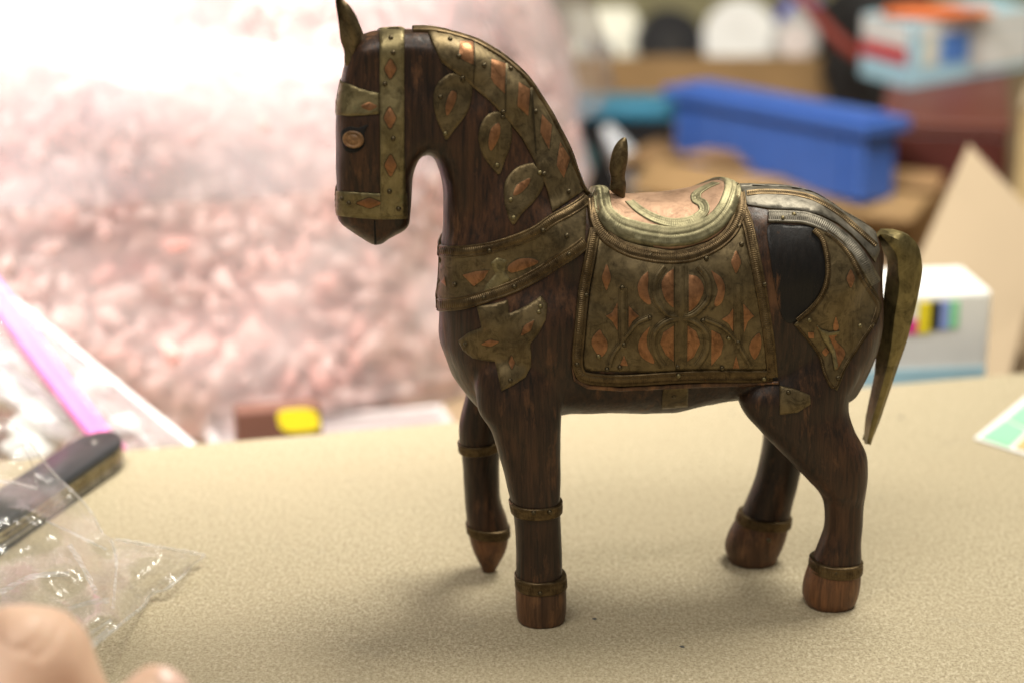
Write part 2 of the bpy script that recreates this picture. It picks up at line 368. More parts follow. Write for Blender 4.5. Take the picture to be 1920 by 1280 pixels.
# ------------------------------------------------------------------ metal overlays
def plate(name, pts, mat, parent, h=.0008, step=5.5, mirror=False, curve=False, dome=0, base=-.0004, keep=.5, skirt=1.0):
    poly = catmull(pts, 3, True) if curve else linres(pts, 3.5)
    Q, tris = fill(poly, step, keep); d = dist_poly(Q, poly)
    top = []; bot = []; PA = np.array([p[:2] for p in poly]); TA = np.roll(PA, -1, 0) - np.roll(PA, 1, 0); TA /= np.linalg.norm(TA, axis=1)[:, None] + 1e-9
    sg = 1 if (PA[:, 0] * np.roll(PA[:, 1], -1) - np.roll(PA[:, 0], -1) * PA[:, 1]).sum() > 0 else -1
    for q, dd in zip(Q, d):
        p, n = proj(*q); pb, nb_ = p, n
        if dd < .01 and skirt:
            k = ((PA - q) ** 2).sum(1).argmin(); pb, nb_ = proj(q[0] + TA[k][1] * sg * skirt, q[1] - TA[k][0] * sg * skirt)
        hh = h + dome * min(1, dd / 10) + noise.noise(Vector((q[0] * .05, q[1] * .05, 3))) * .00012
        if dd < .01: hh *= .75
        top.append(p + n * hh); bot.append(pb + nb_ * base)
    m = len(top); V = top + bot; Fc = list(tris)
    cnt = {}
    for t in tris:
        for k in range(3):
            e = (t[k], t[(k + 1) % 3]); cnt[tuple(sorted(e))] = cnt.get(tuple(sorted(e)), []) + [e]
    for k, es in cnt.items():
        if len(es) == 1: a, b = es[0]; Fc.append((b, a, a + m, b + m))
    V = [tuple(v) for v in V]
    if mirror: V, Fc = addm(V, Fc, [(x, -y, z) for x, y, z in V], [tuple(reversed(f)) for f in Fc])
    o = mesh_obj(name, V, Fc, mat, parent); o.data.materials.append(M_NAIL); nf = len(tris)
    nw = sum(1 for es in cnt.values() if len(es) == 1); tot = nf + nw
    for i, pl in enumerate(o.data.polygons):
        if i % tot >= nf: pl.material_index = 1; pl.use_smooth = False
    return o
def trim(name, pts, w, mat, parent, h=.0011, pitch=5.0, mirror=False, rib=.00035, closed=False, lines=True):
    pitch = pitch * .72 if pitch < 10 else pitch; path = catmull(pts, .9 if pitch < 10 else 2.5, closed); P = np.array(path)[:, :2]; n = len(P)
    ww = np.array(path)[:, 2] if len(path[0]) > 2 else np.full(n, w)
    T = np.gradient(P, axis=0); T /= np.linalg.norm(T, axis=1)[:, None] + 1e-9; Nn = np.stack([-T[:, 1], T[:, 0]], 1)
    s = np.concatenate([[0], np.cumsum(np.linalg.norm(np.diff(P, axis=0), axis=1))])
    prof = [(-1, -1), (-1, .5), (-.82, 1), (-.66, .55), (-.5, .9), (0, 1), (.5, .9), (.66, .55), (.82, 1), (1, .5), (1, -1)]
    V = []; Fc = []; k = len(prof)
    for i in range(n):
        rr = .5 + .5 * math.sin(2 * math.pi * s[i] / pitch)
        for (a, lv) in prof:
            q = P[i] + Nn[i] * a * ww[i] / 2; p, nm = proj(*q)
            if lv < 0: hh = -.0004
            else: hh = h * lv - (rib * (1 - rr) if abs(a) < .6 else 0)
            V.append(tuple(p + nm * hh))
        if i:
            for j in range(k - 1): Fc.append((i * k + j - k, i * k + j + 1 - k, i * k + j + 1, i * k + j))
    if mirror: V, Fc = addm(V, Fc, [(x, -y, z) for x, y, z in V], [tuple(reversed(f)) for f in Fc])
    return mesh_obj(name, V, Fc, mat, parent)
def dome_mesh(name, r, hgt, mat):
    V = [(0, 0, hgt)]; Fc = []; n = 10
    for j, (f, z) in enumerate(((.6, .85), (1, .35), (1.02, -.6))):
        for k in range(n): a = 2 * math.pi * k / n; V.append((r * f * math.cos(a), r * f * math.sin(a), hgt * z))
    for k in range(n):
        Fc.append((0, 1 + k, 1 + (k + 1) % n))
        for j in range(2): Fc.append((1 + j * n + k, 1 + (j + 1) * n + k, 1 + (j + 1) * n + (k + 1) % n, 1 + j * n + (k + 1) % n))
    me = bpy.data.meshes.new(name); me.from_pydata(V, [], Fc); me.materials.append(mat); me.polygons.foreach_set('use_smooth', [True] * len(Fc)); return me
NAILM = dome_mesh('nail', .0011, .0008, M_NAIL); NAILB = dome_mesh('nail', .0011, .0008, M_BRASS_L)
def nail(px, py, parent, h=.0009, bright=False):
    p, n = proj(px, py); o = bpy.data.objects.new('nail', NAILB if bright else NAILM); C.objects.link(o); o.parent = parent
    o.location = p + n * h; o.rotation_euler = n.to_track_quat('Z', 'Y').to_euler(); return o
def inlay(pts, parent, h=.0012, mat=None, curve=True):
    if curve == 'arc': pts = [pts[0], pts[0]] + list(pts[1:-1]) + [pts[-1], pts[-1]]; curve = True
    return plate('copper_inlay', pts, mat or M_COPPER, parent, h, 4.5, curve=curve, base=h - .0004, skirt=1.9)
def Z(ox, oy, s): return lambda pts: [(ox + x / s, oy + y / s) + tuple(t) for x, y, *t in pts]
def lens(cx, cy, w, h, ang=0):
    c, s = math.cos(R(ang)), math.sin(R(ang))
    return [(cx + x * c - y * s, cy + x * s + y * c) for x, y in ((0, -h / 2), (w * .3, -h * .25), (w / 2, 0), (w * .3, h * .25), (0, h / 2), (-w * .3, h * .25), (-w / 2, 0), (-w * .3, -h * .25))]

z1 = Z(580, 0, 2.667); z2 = Z(780, 380, 3.368); z3 = Z(1040, 240, 2.461); z4 = Z(1340, 320, 2.37)
# head straps
bb = plate('browband', [(636, 152), (655, 158), (674, 166), (695, 172), (712, 175), (712, 214), (690, 216), (660, 218), (630, 216), (628, 180)], M_BRASS_L, horse, .0007, mirror=True)
inlay(lens(692, 200, 34, 17), bb, .0009)
nb = plate('noseband', [(626, 358), (660, 360), (712, 363), (762, 362), (763, 410), (720, 411), (680, 409), (628, 404)], M_BRASS_L, horse, .0008, mirror=True)
inlay(lens(692, 380, 46, 19), nb)
nail(656, 380, nb); nail(747, 391, nb); nail(644, 372, nb)
cs = plate('cheek_strap', [(712, 57), (735, 54), (758, 56), (758, 200), (758, 404), (735, 405), (713, 404), (712, 200)], M_BRASS_L, horse, .0013, mirror=True)
for cx, cy, hh in ((732, 129, 38), (731, 221, 40), (732, 309, 40)): inlay(lens(cx, cy, 22, hh), cs, .0019)
for q in ((737, 99), (737, 259), (730, 357), (746, 390), (722, 157), (733, 75)): nail(*q, cs, .0016)
# eye
ec, en = proj(662, 262); eq = en.to_track_quat('Z', 'Y')
V = []; Fc = []; n = 28
for r, zz in ((.0050, -.0008), (.0049, .0006), (.0043, .0013), (.0036, .0008), (.0031, .0002), (.0027, .0007), (.0018, .0013), (.0006, .0015)):
    for k in range(n): a = 2 * math.pi * k / n; V.append((r * math.cos(a), r * .80 * math.sin(a), zz * .6))
for j in range(7):
    for k in range(n): Fc.append((j * n + k, j * n + (k + 1) % n, (j + 1) * n + (k + 1) % n, (j + 1) * n + k))
Fc.append(tuple(range(7 * n, 8 * n)))
for sgn in (1, -1):
    o = mesh_obj('eye', V, Fc, M_EYE, horse); p = Vector((ec.x, ec.y * sgn, ec.z)); nn = Vector((en.x, en.y * sgn, en.z)); o.location = p; o.rotation_euler = nn.to_track_quat('Z', 'Y').to_euler()
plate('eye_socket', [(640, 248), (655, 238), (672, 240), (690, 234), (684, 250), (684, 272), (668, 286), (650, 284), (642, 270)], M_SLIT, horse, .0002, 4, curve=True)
# mouth crack
plate('mouth_crack', [(701, 414), (703.5, 414), (706.5, 461), (702, 461)], M_SLIT, horse, .00025, 3)
# ears
def ear(c, dx, dz, tilt):
    E = [(629, -6), (650, 4), (666, 26), (678, 58), (679, 80), (673, 108), (672, 124), (655, 128), (646, 120), (645, 96), (638, 74), (634, 40)]
    poly = [ll(x + dx, y + dz, c) for x, y in catmull(E, 3, True)]
    V, Fc = inflate(poly, .0012, lambda Q: (np.full(len(Q), .0042), np.full(len(Q), .0050)), 1.6)
    mx = np.array(poly); cx = (mx[:, 0].min() + mx[:, 0].max()) / 2
    a = np.array(ll(634 + dx, 8 + dz, c)); b = np.array(ll(662 + dx, 118 + dz, c)); ab = b - a
    W2 = []
    for x, y, z in V:
        t = ((x - a[0]) * ab[0] + (z - a[1]) * ab[1]) / (ab @ ab); q = a + ab * t; d = math.hypot(x - q[0], z - q[1])
        if y < 0: y += .0040 * math.exp(-(d / .0022) ** 2) * min(1, max(0, 1 - t))
        W2.append((x, y + c + tilt * (1 - min(1, max(0, t))), z))
    return mesh_obj('ear', W2, Fc, M_BRASS, horse)
ear(-.004, 0, 0, -.003); ear(.007, 7, 18, .002)
# mane plate along the crest
MI = z1([(595, 165), (625, 240), (660, 310), (710, 350), (790, 410), (820, 440), (900, 505), (980, 590), (1060, 690), (1110, 780), (1160, 880), (1190, 960), (1215, 1062)])
MO = [(805, 57), (842, 63), (887, 77), (917, 93), (947, 113), (985, 147), (1015, 188), (1041, 233), (1064, 282), (1082, 327), (1092, 358)]
mp = plate('mane_plate', MI + [(1092, 358)] + MO[::-1][1:], M_BRASS, horse, .0010, mirror=True)
for P_ in ([(750, 215), (815, 215), (826, 330), (785, 312), (745, 290)], [(905, 300), (975, 325), (975, 470), (922, 420), (905, 390)], [(1040, 415), (1095, 450), (1090, 582), (1035, 530)], [(1155, 575), (1205, 630), (1195, 752), (1150, 665)], [(1245, 715), (1295, 795), (1265, 892), (1230, 830)]):
    inlay(z1(P_), mp, .0014, curve=False)
for q in z1([(700, 205), (745, 285), (870, 330), (765, 390), (1000, 350), (965, 560), (1125, 560), (1170, 870), (1290, 960)]): nail(*q, mp, .0012)
for a_, b_ in (((820, 215), (820, 420)), ((977, 325), (977, 560)), ((1100, 445), (1130, 770))):
    pa, pb = z1([a_, b_]); trim('seam', [pa, ((pa[0] + pb[0]) / 2 + .5, (pa[1] + pb[1]) / 2), pb], 2.2, M_NAIL, mp, .0016, 400, rib=0)
trim('crest_bead', [(775, 57.5), (805, 58.5), (842, 65), (887, 79), (917, 95), (947, 115), (985, 149), (1015, 190), (1041, 235), (1064, 284), (1082, 329), (1092, 352), (1104, 366)], 6, M_TRIM, horse, .0019, 4.2, mirror=True)
# three leaves hanging from the mane
for lf, sl, nl in (([(700, 370), (640, 420), (620, 490), (635, 590), (668, 665), (685, 700), (722, 655), (790, 560), (815, 450), (800, 400), (750, 375)], [(712, 455), (735, 470), (725, 520), (690, 578), (680, 540), (690, 490)], [(655, 485), (680, 668), (765, 400)]),
               ([(900, 570), (865, 610), (845, 690), (870, 780), (915, 842), (950, 872), (978, 800), (1005, 720), (1010, 640), (985, 590), (950, 560)], [(940, 615), (952, 640), (945, 690), (910, 752), (895, 720), (905, 650)], [(938, 825), (965, 585)]),
               ([(1100, 818), (1030, 845), (980, 910), (975, 990), (990, 1068), (1020, 1122), (1062, 1070), (1130, 1000), (1172, 920), (1155, 855), (1125, 822)], [(1103, 893), (1090, 930), (1050, 970), (1018, 977), (1035, 930), (1070, 905)], [(1005, 1000), (1020, 1090), (1150, 865)])):
    p_ = plate('leaf_plate', z1(lf), M_BRASS, horse, .0008, curve=True, keep=.5); inlay(z1(sl), p_)
    for q in z1(nl): nail(*q, p_, bright=(q[1] > 230))
# collar
CT = z2([(100, 300), (160, 306), (300, 308), (460, 286), (610, 243), (750, 185), (860, 112), (960, 60), (1040, 8), (1075, -25)])
CB = z2([(90, 640), (150, 645), (250, 640), (350, 622), (480, 580), (620, 528), (770, 450), (900, 366), (1000, 305), (1065, 255)])
cl = plate('collar', CT + CB[::-1], M_BRASS, horse, .0007, mirror=True)
trim('collar_trim', CT, 22, M_TRIM, cl, .0014, 5, mirror=True); trim('collar_trim', CB, 25, M_TRIM, cl, .0014, 5, mirror=True)
inlay(z2([(300, 455), (380, 432), (460, 425), (430, 480), (370, 528)]), cl, curve=False); inlay(z2([(580, 402), (640, 358), (720, 350), (772, 375), (700, 412), (600, 440)]), cl); inlay(z2([(168, 500), (190, 465), (202, 530)]), cl, curve=False)
plate('gold_patch', z2([(470, 380), (510, 345), (575, 360), (560, 430), (600, 490), (520, 540), (420, 580), (440, 520), (500, 450)]), M_BRASS_L, cl, .0011)
for q in z2([(465, 302), (255, 515), (950, 210), (800, 175), (620, 530), (965, 325)]): nail(*q, cl, .0013)
pd = plate('chest_pendant', z2([(385, 655), (480, 640), (580, 615), (586, 700), (640, 680), (700, 650), (790, 588), (830, 640), (818, 740), (770, 830), (720, 890), (728, 960), (725, 1030), (690, 1100), (620, 1145), (540, 1188), (520, 1090), (500, 1000), (430, 992), (360, 978), (300, 930), (270, 870), (330, 822), (415, 788), (402, 720)]), M_BRASS, horse, .0008)
inlay(z2(lens(470, 882, 110, 42, -8)), pd); inlay(z2(lens(705, 790, 125, 48, -50)), pd); inlay(z2(lens(605, 1005, 38, 90)), pd)
for q in z2([(320, 890), (595, 1120), (430, 600)]): nail(*q, pd)
nail(*z2([(785, 655)])[0], pd, bright=True); nail(*z2([(775, 690)])[0], pd, bright=True)
# saddle blanket
BI = z3([(185, 470), (205, 480), (190, 600), (165, 740), (142, 940), (130, 1060), (135, 1108), (160, 1118), (400, 1124), (600, 1116), (800, 1114), (985, 1116), (975, 1000), (955, 870), (925, 700), (895, 560), (870, 450), (840, 380), (600, 400), (400, 400)])
bl = plate('saddle_blanket', BI, M_BRASS, horse, .0009)
BP = z3([(182, 470), (160, 600), (133, 750), (112, 950), (103, 1060), (112, 1118), (150, 1148), (300, 1160), (520, 1148), (700, 1140), (1006, 1140)])
trim('blanket_border', BP, 21, M_TRIM, bl, .0018, 5.2); trim('blanket_border', z3([(1004, 1142), (990, 1000), (968, 850), (943, 700), (915, 560), (893, 455), (862, 372), (840, 330)]), 21, M_TRIM, bl, .0018, 5.2)
plate('blanket_edge', z3([(75, 1090), (95, 1148), (160, 1178), (300, 1190), (520, 1178), (700, 1168), (1036, 1166), (1036, 1182), (800, 1184), (600, 1192), (300, 1206), (150, 1196), (85, 1160)]), M_HOOF, bl, .0016, 4)
for P_ in ([(430, 662), (400, 690), (383, 730), (395, 780), (430, 812), (446, 806), (430, 750), (432, 700)], [(548, 650), (510, 680), (492, 720), (505, 780), (530, 815), (548, 827)], [(617, 678), (660, 690), (686, 740), (665, 800), (635, 835), (617, 846)],
           [(720, 658), (765, 690), (783, 740), (770, 800), (740, 822), (735, 800), (750, 750), (735, 700)], [(290, 803), (265, 850), (235, 866), (265, 890), (290, 932)], [(342, 818), (365, 845), (390, 866), (360, 890), (342, 922)], [(822, 828), (800, 860), (768, 880), (800, 900), (822, 937)], [(868, 808), (895, 840), (917, 866), (890, 890), (872, 942)],
           [(205, 928), (170, 970), (175, 1010), (210, 1052), (240, 1020), (240, 980), (220, 950)], [(548, 908), (500, 940), (487, 990), (510, 1040), (548, 1072)], [(612, 908), (650, 935), (669, 990), (640, 1050), (610, 1072)], [(440, 912), (405, 950), (385, 1000), (400, 1050), (452, 1082), (456, 1060), (430, 1010), (425, 960)],
           [(720, 928), (760, 950), (776, 990), (765, 1040), (720, 1092)], [(940, 943), (905, 980), (897, 1020), (920, 1062), (945, 1020), (951, 980)], [(320, 1045), (300, 1092), (338, 1092)], [(835, 1045), (820, 1102), (850, 1102)]):
    inlay(z3(P_), bl, .0013, curve='arc' if len(P_) in (6, 8) and P_[0][1] not in (928, 943) else len(P_) > 5)
for pts, ww in (([(582, 640), (581, 860), (579, 1095)], 24), ([(505, 640), (470, 690), (458, 745), (470, 800), (520, 858), (580, 872), (640, 858), (698, 800), (712, 745), (702, 690), (660, 640)], 15), ([(500, 1095), (466, 1040), (455, 985), (468, 930), (520, 890), (580, 878), (640, 890), (690, 930), (702, 985), (690, 1040), (655, 1095)], 15),
                ([(316, 735), (316, 870), (312, 1010)], 17), ([(846, 720), (845, 870), (846, 1010)], 17), ([(440, 872), (380, 900), (330, 960), (270, 1040), (250, 1095)], 12), ([(688, 880), (760, 910), (820, 960), (870, 1040), (900, 1095)], 12)):
    trim('strapwork', z3(pts), ww, M_BRASS, bl, .0018, 400, rib=0)
inlay(z3(lens(238, 688, 42, 118)), bl, .0013); inlay(z3(lens(836, 620, 46, 102)), bl, .0013, M_COPPER)
for q in z3([(440, 590), (850, 460), (440, 872), (312, 735), (682, 885), (240, 1110), (565, 1095), (320, 995), (845, 985), (860, 540), (145, 770), (100, 1085), (965, 720), (770, 1100), (300, 1100)]): nail(*q, bl, .0014)
nail(*z3([(697, 605)])[0], bl, .0016); nail(*z3([(568, 1132)])[0], bl, .0021, True); nail(*z3([(963, 1145)])[0], bl, .0021, True); nail(*z3([(800, 968)])[0], bl, .0012, True)
nail(*z3([(200, 1050)])[0], bl, .0012, True)
trim('saddle_skirt', z3([(175, 330), (190, 430), (235, 505), (335, 565), (430, 590), (525, 600), (630, 590), (740, 545), (815, 480), (855, 390), (850, 310)]), 24, M_TRIM, bl, .0022, 5)
# girth pieces under the blanket
g1 = plate('girth_plate', [(1243, 722), (1290, 720), (1289, 760), (1240, 764)], M_BRASS, horse, .0010, 4); nail(1263, 740, g1)
g2 = plate('girth_plate', [(1462, 722), (1490, 728), (1518, 740), (1519, 757), (1495, 772), (1462, 776)], M_BRASS, horse, .0009, 4); nail(1478, 735, g2)
# rump
rb = plate('rump_band', [(1385, 350), (1424, 347), (1479, 349), (1521, 358), (1551, 372), (1576, 390), (1610, 412), (1640, 432), (1648, 470), (1640, 492), (1622, 468), (1596, 440), (1570, 420), (1540, 405), (1500, 396), (1441, 392), (1400, 385)], M_PEWTER, horse, .0008, mirror=True)
trim('rump_trim', [(1440, 407), (1480, 408), (1512, 411), (1545, 424), (1572, 442), (1598, 465), (1618, 492), (1640, 530)], 22, M_PEWTER, rb, .0014, 5.2)
trim('rump_trim', [(1400, 366), (1430, 363), (1479, 365), (1518, 373), (1548, 388), (1578, 408), (1606, 432), (1640, 462)], 9, M_TRIM, rb, .0013, 5.2)
plate('lacquer_patch', z4([(238, 246), (330, 243), (440, 252), (490, 330), (508, 400), (500, 490), (470, 552), (430, 612), (350, 676), (300, 650), (268, 520), (246, 380)]), wood('black_lacquer', (.0022, .002, .002), (.006, .0045, .004), (.10, .042, .016), .66, .80, .44), horse, .00022, 5, curve=True)
dp = plate('rump_plate', z4([(420, 245), (455, 262), (490, 320), (512, 400), (510, 480), (480, 560), (430, 620), (350, 682), (400, 742), (440, 790), (478, 842), (490, 920), (520, 960), (542, 975), (580, 880), (640, 780), (700, 700), (735, 612), (722, 555), (690, 500), (650, 430), (610, 370), (560, 300), (500, 258)]), M_BRASS, horse, .0008)
trim('rump_trim', z4([(440, 265), (478, 310), (500, 400), (498, 485), (470, 560), (420, 620), (365, 665)]) , 10, M_TRIM, dp, .0013, 5)
trim('rump_trim', z4([(490, 275), (560, 330), (610, 400), (650, 480), (690, 540), (722, 600), (700, 680)]), 10, M_TRIM, dp, .0013, 5)
trim('rump_trim', z4([(365, 690), (420, 755), (465, 820), (490, 900), (530, 960), (575, 870), (640, 770), (695, 690)]), 6, M_TRIM, dp, .0012, 5)
inlay(z4(lens(600, 480, 36, 80)), dp); inlay(z4([(450, 690), (480, 705), (540, 720), (530, 745), (575, 800), (560, 850), (535, 880), (520, 800), (480, 740)]), dp)
inlay(z4([(412, 715), (438, 715), (438, 742), (414, 742)]), dp, curve=False); inlay(z4(lens(490, 802, 34, 40)), dp); inlay(z4(lens(535, 690, 24, 90)), dp)
plate('torn_metal', z4([(450, 682), (470, 700), (505, 712), (550, 705), (545, 722), (500, 728), (530, 790), (545, 870), (528, 885), (515, 810), (475, 745)]), M_BRASS_L, dp, .0021, 4)
for q in z4([(418, 662), (545, 918), (640, 690), (300, 215), (350, 200)]): nail(*q, dp, bright=(q[1] < 620))

# saddle: a padded seat wrapped over the back
axis_z = L(1250, 560, 0).z
def wrap(x, phi, off):
    o_ = Vector((x, 0, axis_z)); d = Vector((0, -math.sin(phi), math.cos(phi))); h, n, i, t = BVH.ray_cast(o_, d)
    if h is None: h = o_ + d * .05; n = d
    return h + (n * .4 + d * .6).normalized() * off
RS = .045
def to_xs(px, py):
    h, n = proj(px, py); return (h.x, math.atan2(-h.y, h.z - axis_z) * RS)
SO = z3([(192, 300), (190, 360), (205, 430), (250, 480), (330, 520), (430, 550), (540, 566), (650, 546), (740, 510), (800, 450), (836, 370), (846, 318)])
near = [to_xs(*p) for p in catmull(SO, 4)]
x0 = near[0][0]; x1 = near[-1][0]
near = [(x0 + .0005, 0.0)] + [p for p in near if p[1] > .002] + [(x1 + .001, 0.0)]
spoly = near + [(x, -s) for x, s in near[::-1] if s > 0]
spoly = linres(spoly, .0012)
Q, tris = fill(spoly, .0020); ds = dist_poly(Q, spoly)
def seat_off(x, s, d):
    t = (x - x0) / (x1 - x0)
    k = 1 - math.exp(-d / .0035)
    ridge = max(0, 1 - abs(s) / .028)
    return .0022 + .0036 * k + ridge * (.0005 * math.exp(-((t - .98) / .13) ** 2) + .002 * math.exp(-((t - .02) / .10) ** 2)) 
top = [wrap(x, s / RS, seat_off(x, s, d)) for (x, s), d in zip(Q, ds)]; bot = [wrap(x, s / RS, -.0004) for x, s in Q]
m = len(top); V = [tuple(v) for v in top + bot]; Fc = list(tris); cnt = {}
for t in tris:
    for k in range(3): e = (t[k], t[(k + 1) % 3]); cnt.setdefault(tuple(sorted(e)), []).append(e)
for es in cnt.values():
    if len(es) == 1: a, b = es[0]; Fc.append((b, a, a + m, b + m))
sd = mesh_obj('saddle', V, Fc, M_COPPER_L, horse)
SB = BVHTree.FromPolygons(V, Fc)
def strip_on(name, pts_xs, w, mat, parent, h, pitch, rib):
    path = np.array(pts_xs); n = len(path); T = np.gradient(path, axis=0); T /= np.linalg.norm(T, axis=1)[:, None] + 1e-12; Nn = np.stack([-T[:, 1], T[:, 0]], 1)
    s = np.concatenate([[0], np.cumsum(np.linalg.norm(np.diff(path, axis=0), axis=1))])
    prof = [(-1, -1), (-1, .45), (-.85, 1), (-.66, .6), (-.4, .95), (-.08, .8), (0, .45), (.08, .8), (.4, .95), (.66, .6), (.85, 1), (1, .45), (1, -1)]
    V = []; Fc = []; k = len(prof)
    for i in range(n):
        rr = .5 + .5 * math.sin(2 * math.pi * s[i] / pitch)
        for a, lv in prof:
            q = path[i] + Nn[i] * a * w / 2; phi = q[1] / RS
            o_ = Vector((q[0], 0, axis_z)); d = Vector((0, -math.sin(phi), math.cos(phi)))
            hit, nn, ii, tt = SB.ray_cast(o_ + d * .12, -d)
            if hit is None or (hit - o_).length < (wrap(q[0], phi, 0) - o_).length + .0002: hit = wrap(q[0], phi, .0012)
            hh = -.001 if lv < 0 else h * lv - (rib * (1 - rr) if .02 < abs(a) < .6 else 0)
            V.append(tuple(hit + d * hh))
        if i:
            for j in range(k - 1): Fc.append((i * k + j - k, i * k + j + 1 - k, i * k + j + 1, i * k + j))
    return mesh_obj(name, V, Fc, mat, parent)
SR = z3([(214, 300), (214, 360), (230, 425), (285, 475), (380, 508), (470, 524), (540, 528), (640, 512), (725, 472), (780, 415), (812, 350), (822, 312)])
rim = [to_xs(*p) for p in catmull(SR, 1.5)]
rim = [r for r in rim if r[1] > .003]
rim = [(rim[0][0] + .0004, .0001)] + rim + [(rim[-1][0] + .001, .0001)]
rim = catmull(rim, .00035); rim = [(r[0], r[1]) for r in rim]
full = [(x, -s) for x, s in rim[::-1]] + rim
strip_on('saddle_rim', full, .0078, M_TRIM_L, sd, .0014, .00095, .0004)
SS = [(345, 340), (400, 385), (480, 425), (560, 440), (640, 425), (688, 385), (680, 350), (655, 335), (655, 305), (700, 275), (745, 255)]
def seat_xs(px, py):
    d = lray(px, py).normalized(); h, n, i, t = SB.ray_cast(LC, d)
    if h is None: return to_xs(px, py)
    return (h.x, math.atan2(-h.y, h.z - axis_z) * RS)
strip_on('saddle_scroll', [seat_xs(*p) for p in catmull(z3(SS), 1.5)], .0048, M_TRIM_L, sd, .0007, .00095, .0004)
p, n_ = None, None
d = lray(1253, 453).normalized(); hh, nn, _, _ = SB.ray_cast(LC, d)
if hh: 
    o = bpy.data.objects.new('nail', NAILM); C.objects.link(o); o.parent = sd; o.location = hh + nn * .0012; o.rotation_euler = nn.to_track_quat('Z', 'Y').to_euler()
# pommel
PM = [(1169, 258), (1176, 264), (1177.5, 297), (1172, 331), (1174, 347), (1170, 376), (1158, 368), (1144, 356), (1145, 334), (1142, 316), (1147, 288), (1156, 269)]
poly = [ll(x, y, -.004) for x, y in catmull(PM, 3, True)]
V, Fc = inflate(poly, .0012, lambda Q: (np.full(len(Q), .0034), np.full(len(Q), .0042)), 1.5)
mesh_obj('pommel', [(x, y - .004, z) for x, y, z in V], Fc, M_BRASS, horse)

# tail: bent brass tail with a sharp front ridge
TL = [(1640, 447, 1652, 440, 1668, 437), (1660, 478, 1672, 462, 1700, 440), (1664, 500, 1684, 482, 1722, 462), (1663, 512, 1686, 510, 1729, 496), (1659, 540, 1688, 540, 1728, 520), (1652, 594, 1680, 590, 1719, 566), (1643, 660, 1672, 655, 1702, 634), (1639, 705, 1662, 700, 1683, 690), (1630, 750, 1648, 750, 1664, 746), (1622, 790, 1636, 790, 1650, 788), (1620, 818, 1630, 818, 1638, 818), (1621, 831, 1627, 832, 1633, 833)]
secs = []
for r in smooth_rows([t[:5] for t in TL], 3): pass
def tl_smooth(rows, k=4):
    P = [np.array(r, float) for r in rows]; out = []
    for i in range(len(P) - 1):
        p0 = P[max(0, i - 1)]; p1 = P[i]; p2 = P[i + 1]; p3 = P[min(len(P) - 1, i + 2)]
        for j in range(k):
            t = j / k; out.append(.5 * ((2 * p1) + (-p0 + p2) * t + (2 * p0 - 5 * p1 + 4 * p2 - p3) * t * t + (-p0 + 3 * p1 - 3 * p2 + p3) * t ** 3))
    out.append(P[-1]); return out
for r in tl_smooth(TL):
    a = L(r[0], r[1], .004); b = L(r[2], r[3], -.0060); c_ = L(r[4], r[5], -.002); e = c_ + Vector((-.002, .008, 0)); f = a + Vector((.002, .006, 0))
    ab = (a + b) / 2 + Vector((0, -.0006, 0)); bc = (b + c_) / 2 + Vector((0, -.0012, 0))
    secs.append([a, ab, b + Vector((-.0004, .0003, 0)), b + Vector((.0006, .0001, 0)), bc, c_, c_ + Vector((0, .004, 0)), e, f])
V, Fc = loft(secs); tl = mesh_obj('tail', V, Fc, M_BRASS_L if False else metal('tail_brass', (.11, .085, .035), (.32, .255, .105), .46, .8, 70), horse); tl.data.set_sharp_from_angle(angle=R(30))

# hooves and ankle bands
def hoof(rows):
    secs = leg(rows, 32)
    s0 = secs[-1]; cx = sum(p[0] for p in s0) / len(s0); cy = sum(p[1] for p in s0) / len(s0)
    secs.append([(cx + (p[0] - cx) * .93, cy + (p[1] - cy) * .93, p[2] - .0012) for p in s0])
    zmin = secs[-1][0][2]
    return secs
def grounded(rows, zb=.0013):
    secs = []
    S_ = leg([r for r in smooth_rows(rows, 4)], 32)
    za = S_[0][0][2]; zb0 = S_[-1][0][2]
    for s in S_:
        k = (s[0][2] - zb0) / (za - zb0); secs.append([(p[0], p[1], zb + (za - zb) * k) for p in s])
    s0 = secs[-1]; cx = sum(p[0] for p in s0) / 32; cy = sum(p[1] for p in s0) / 32
    secs.append([(cx + (p[0] - cx) * .94, cy + (p[1] - cy) * .94, .0001) for p in s0]); return secs
HR = [[(1085, 968, 1060, -28, 11.8), (1110, 967, 1061, -28, 12), (1140, 968, 1061, -28, 12), (1162, 970, 1059, -28, 12)],
      [(1055, 1520, 1613, -28, 12), (1090, 1509, 1611, -28, 13), (1118, 1506, 1606, -28, 13), (1132, 1511, 1601, -28, 12.5)],
      [(992, 877, 955, 31, 10.5), (1025, 885, 950, 31, 10.5), (1050, 896, 939, 31, 9), (1066, 904, 930, 31, 6.5)],
      [(972, 1383, 1479, 27, 12), (1000, 1368, 1474, 27, 13), (1030, 1360, 1465, 27, 13), (1053, 1366, 1454, 27, 12.5)]]
for rows in HR: mesh_obj('hoof', *loft(grounded(rows)), M_HOOF, horse)
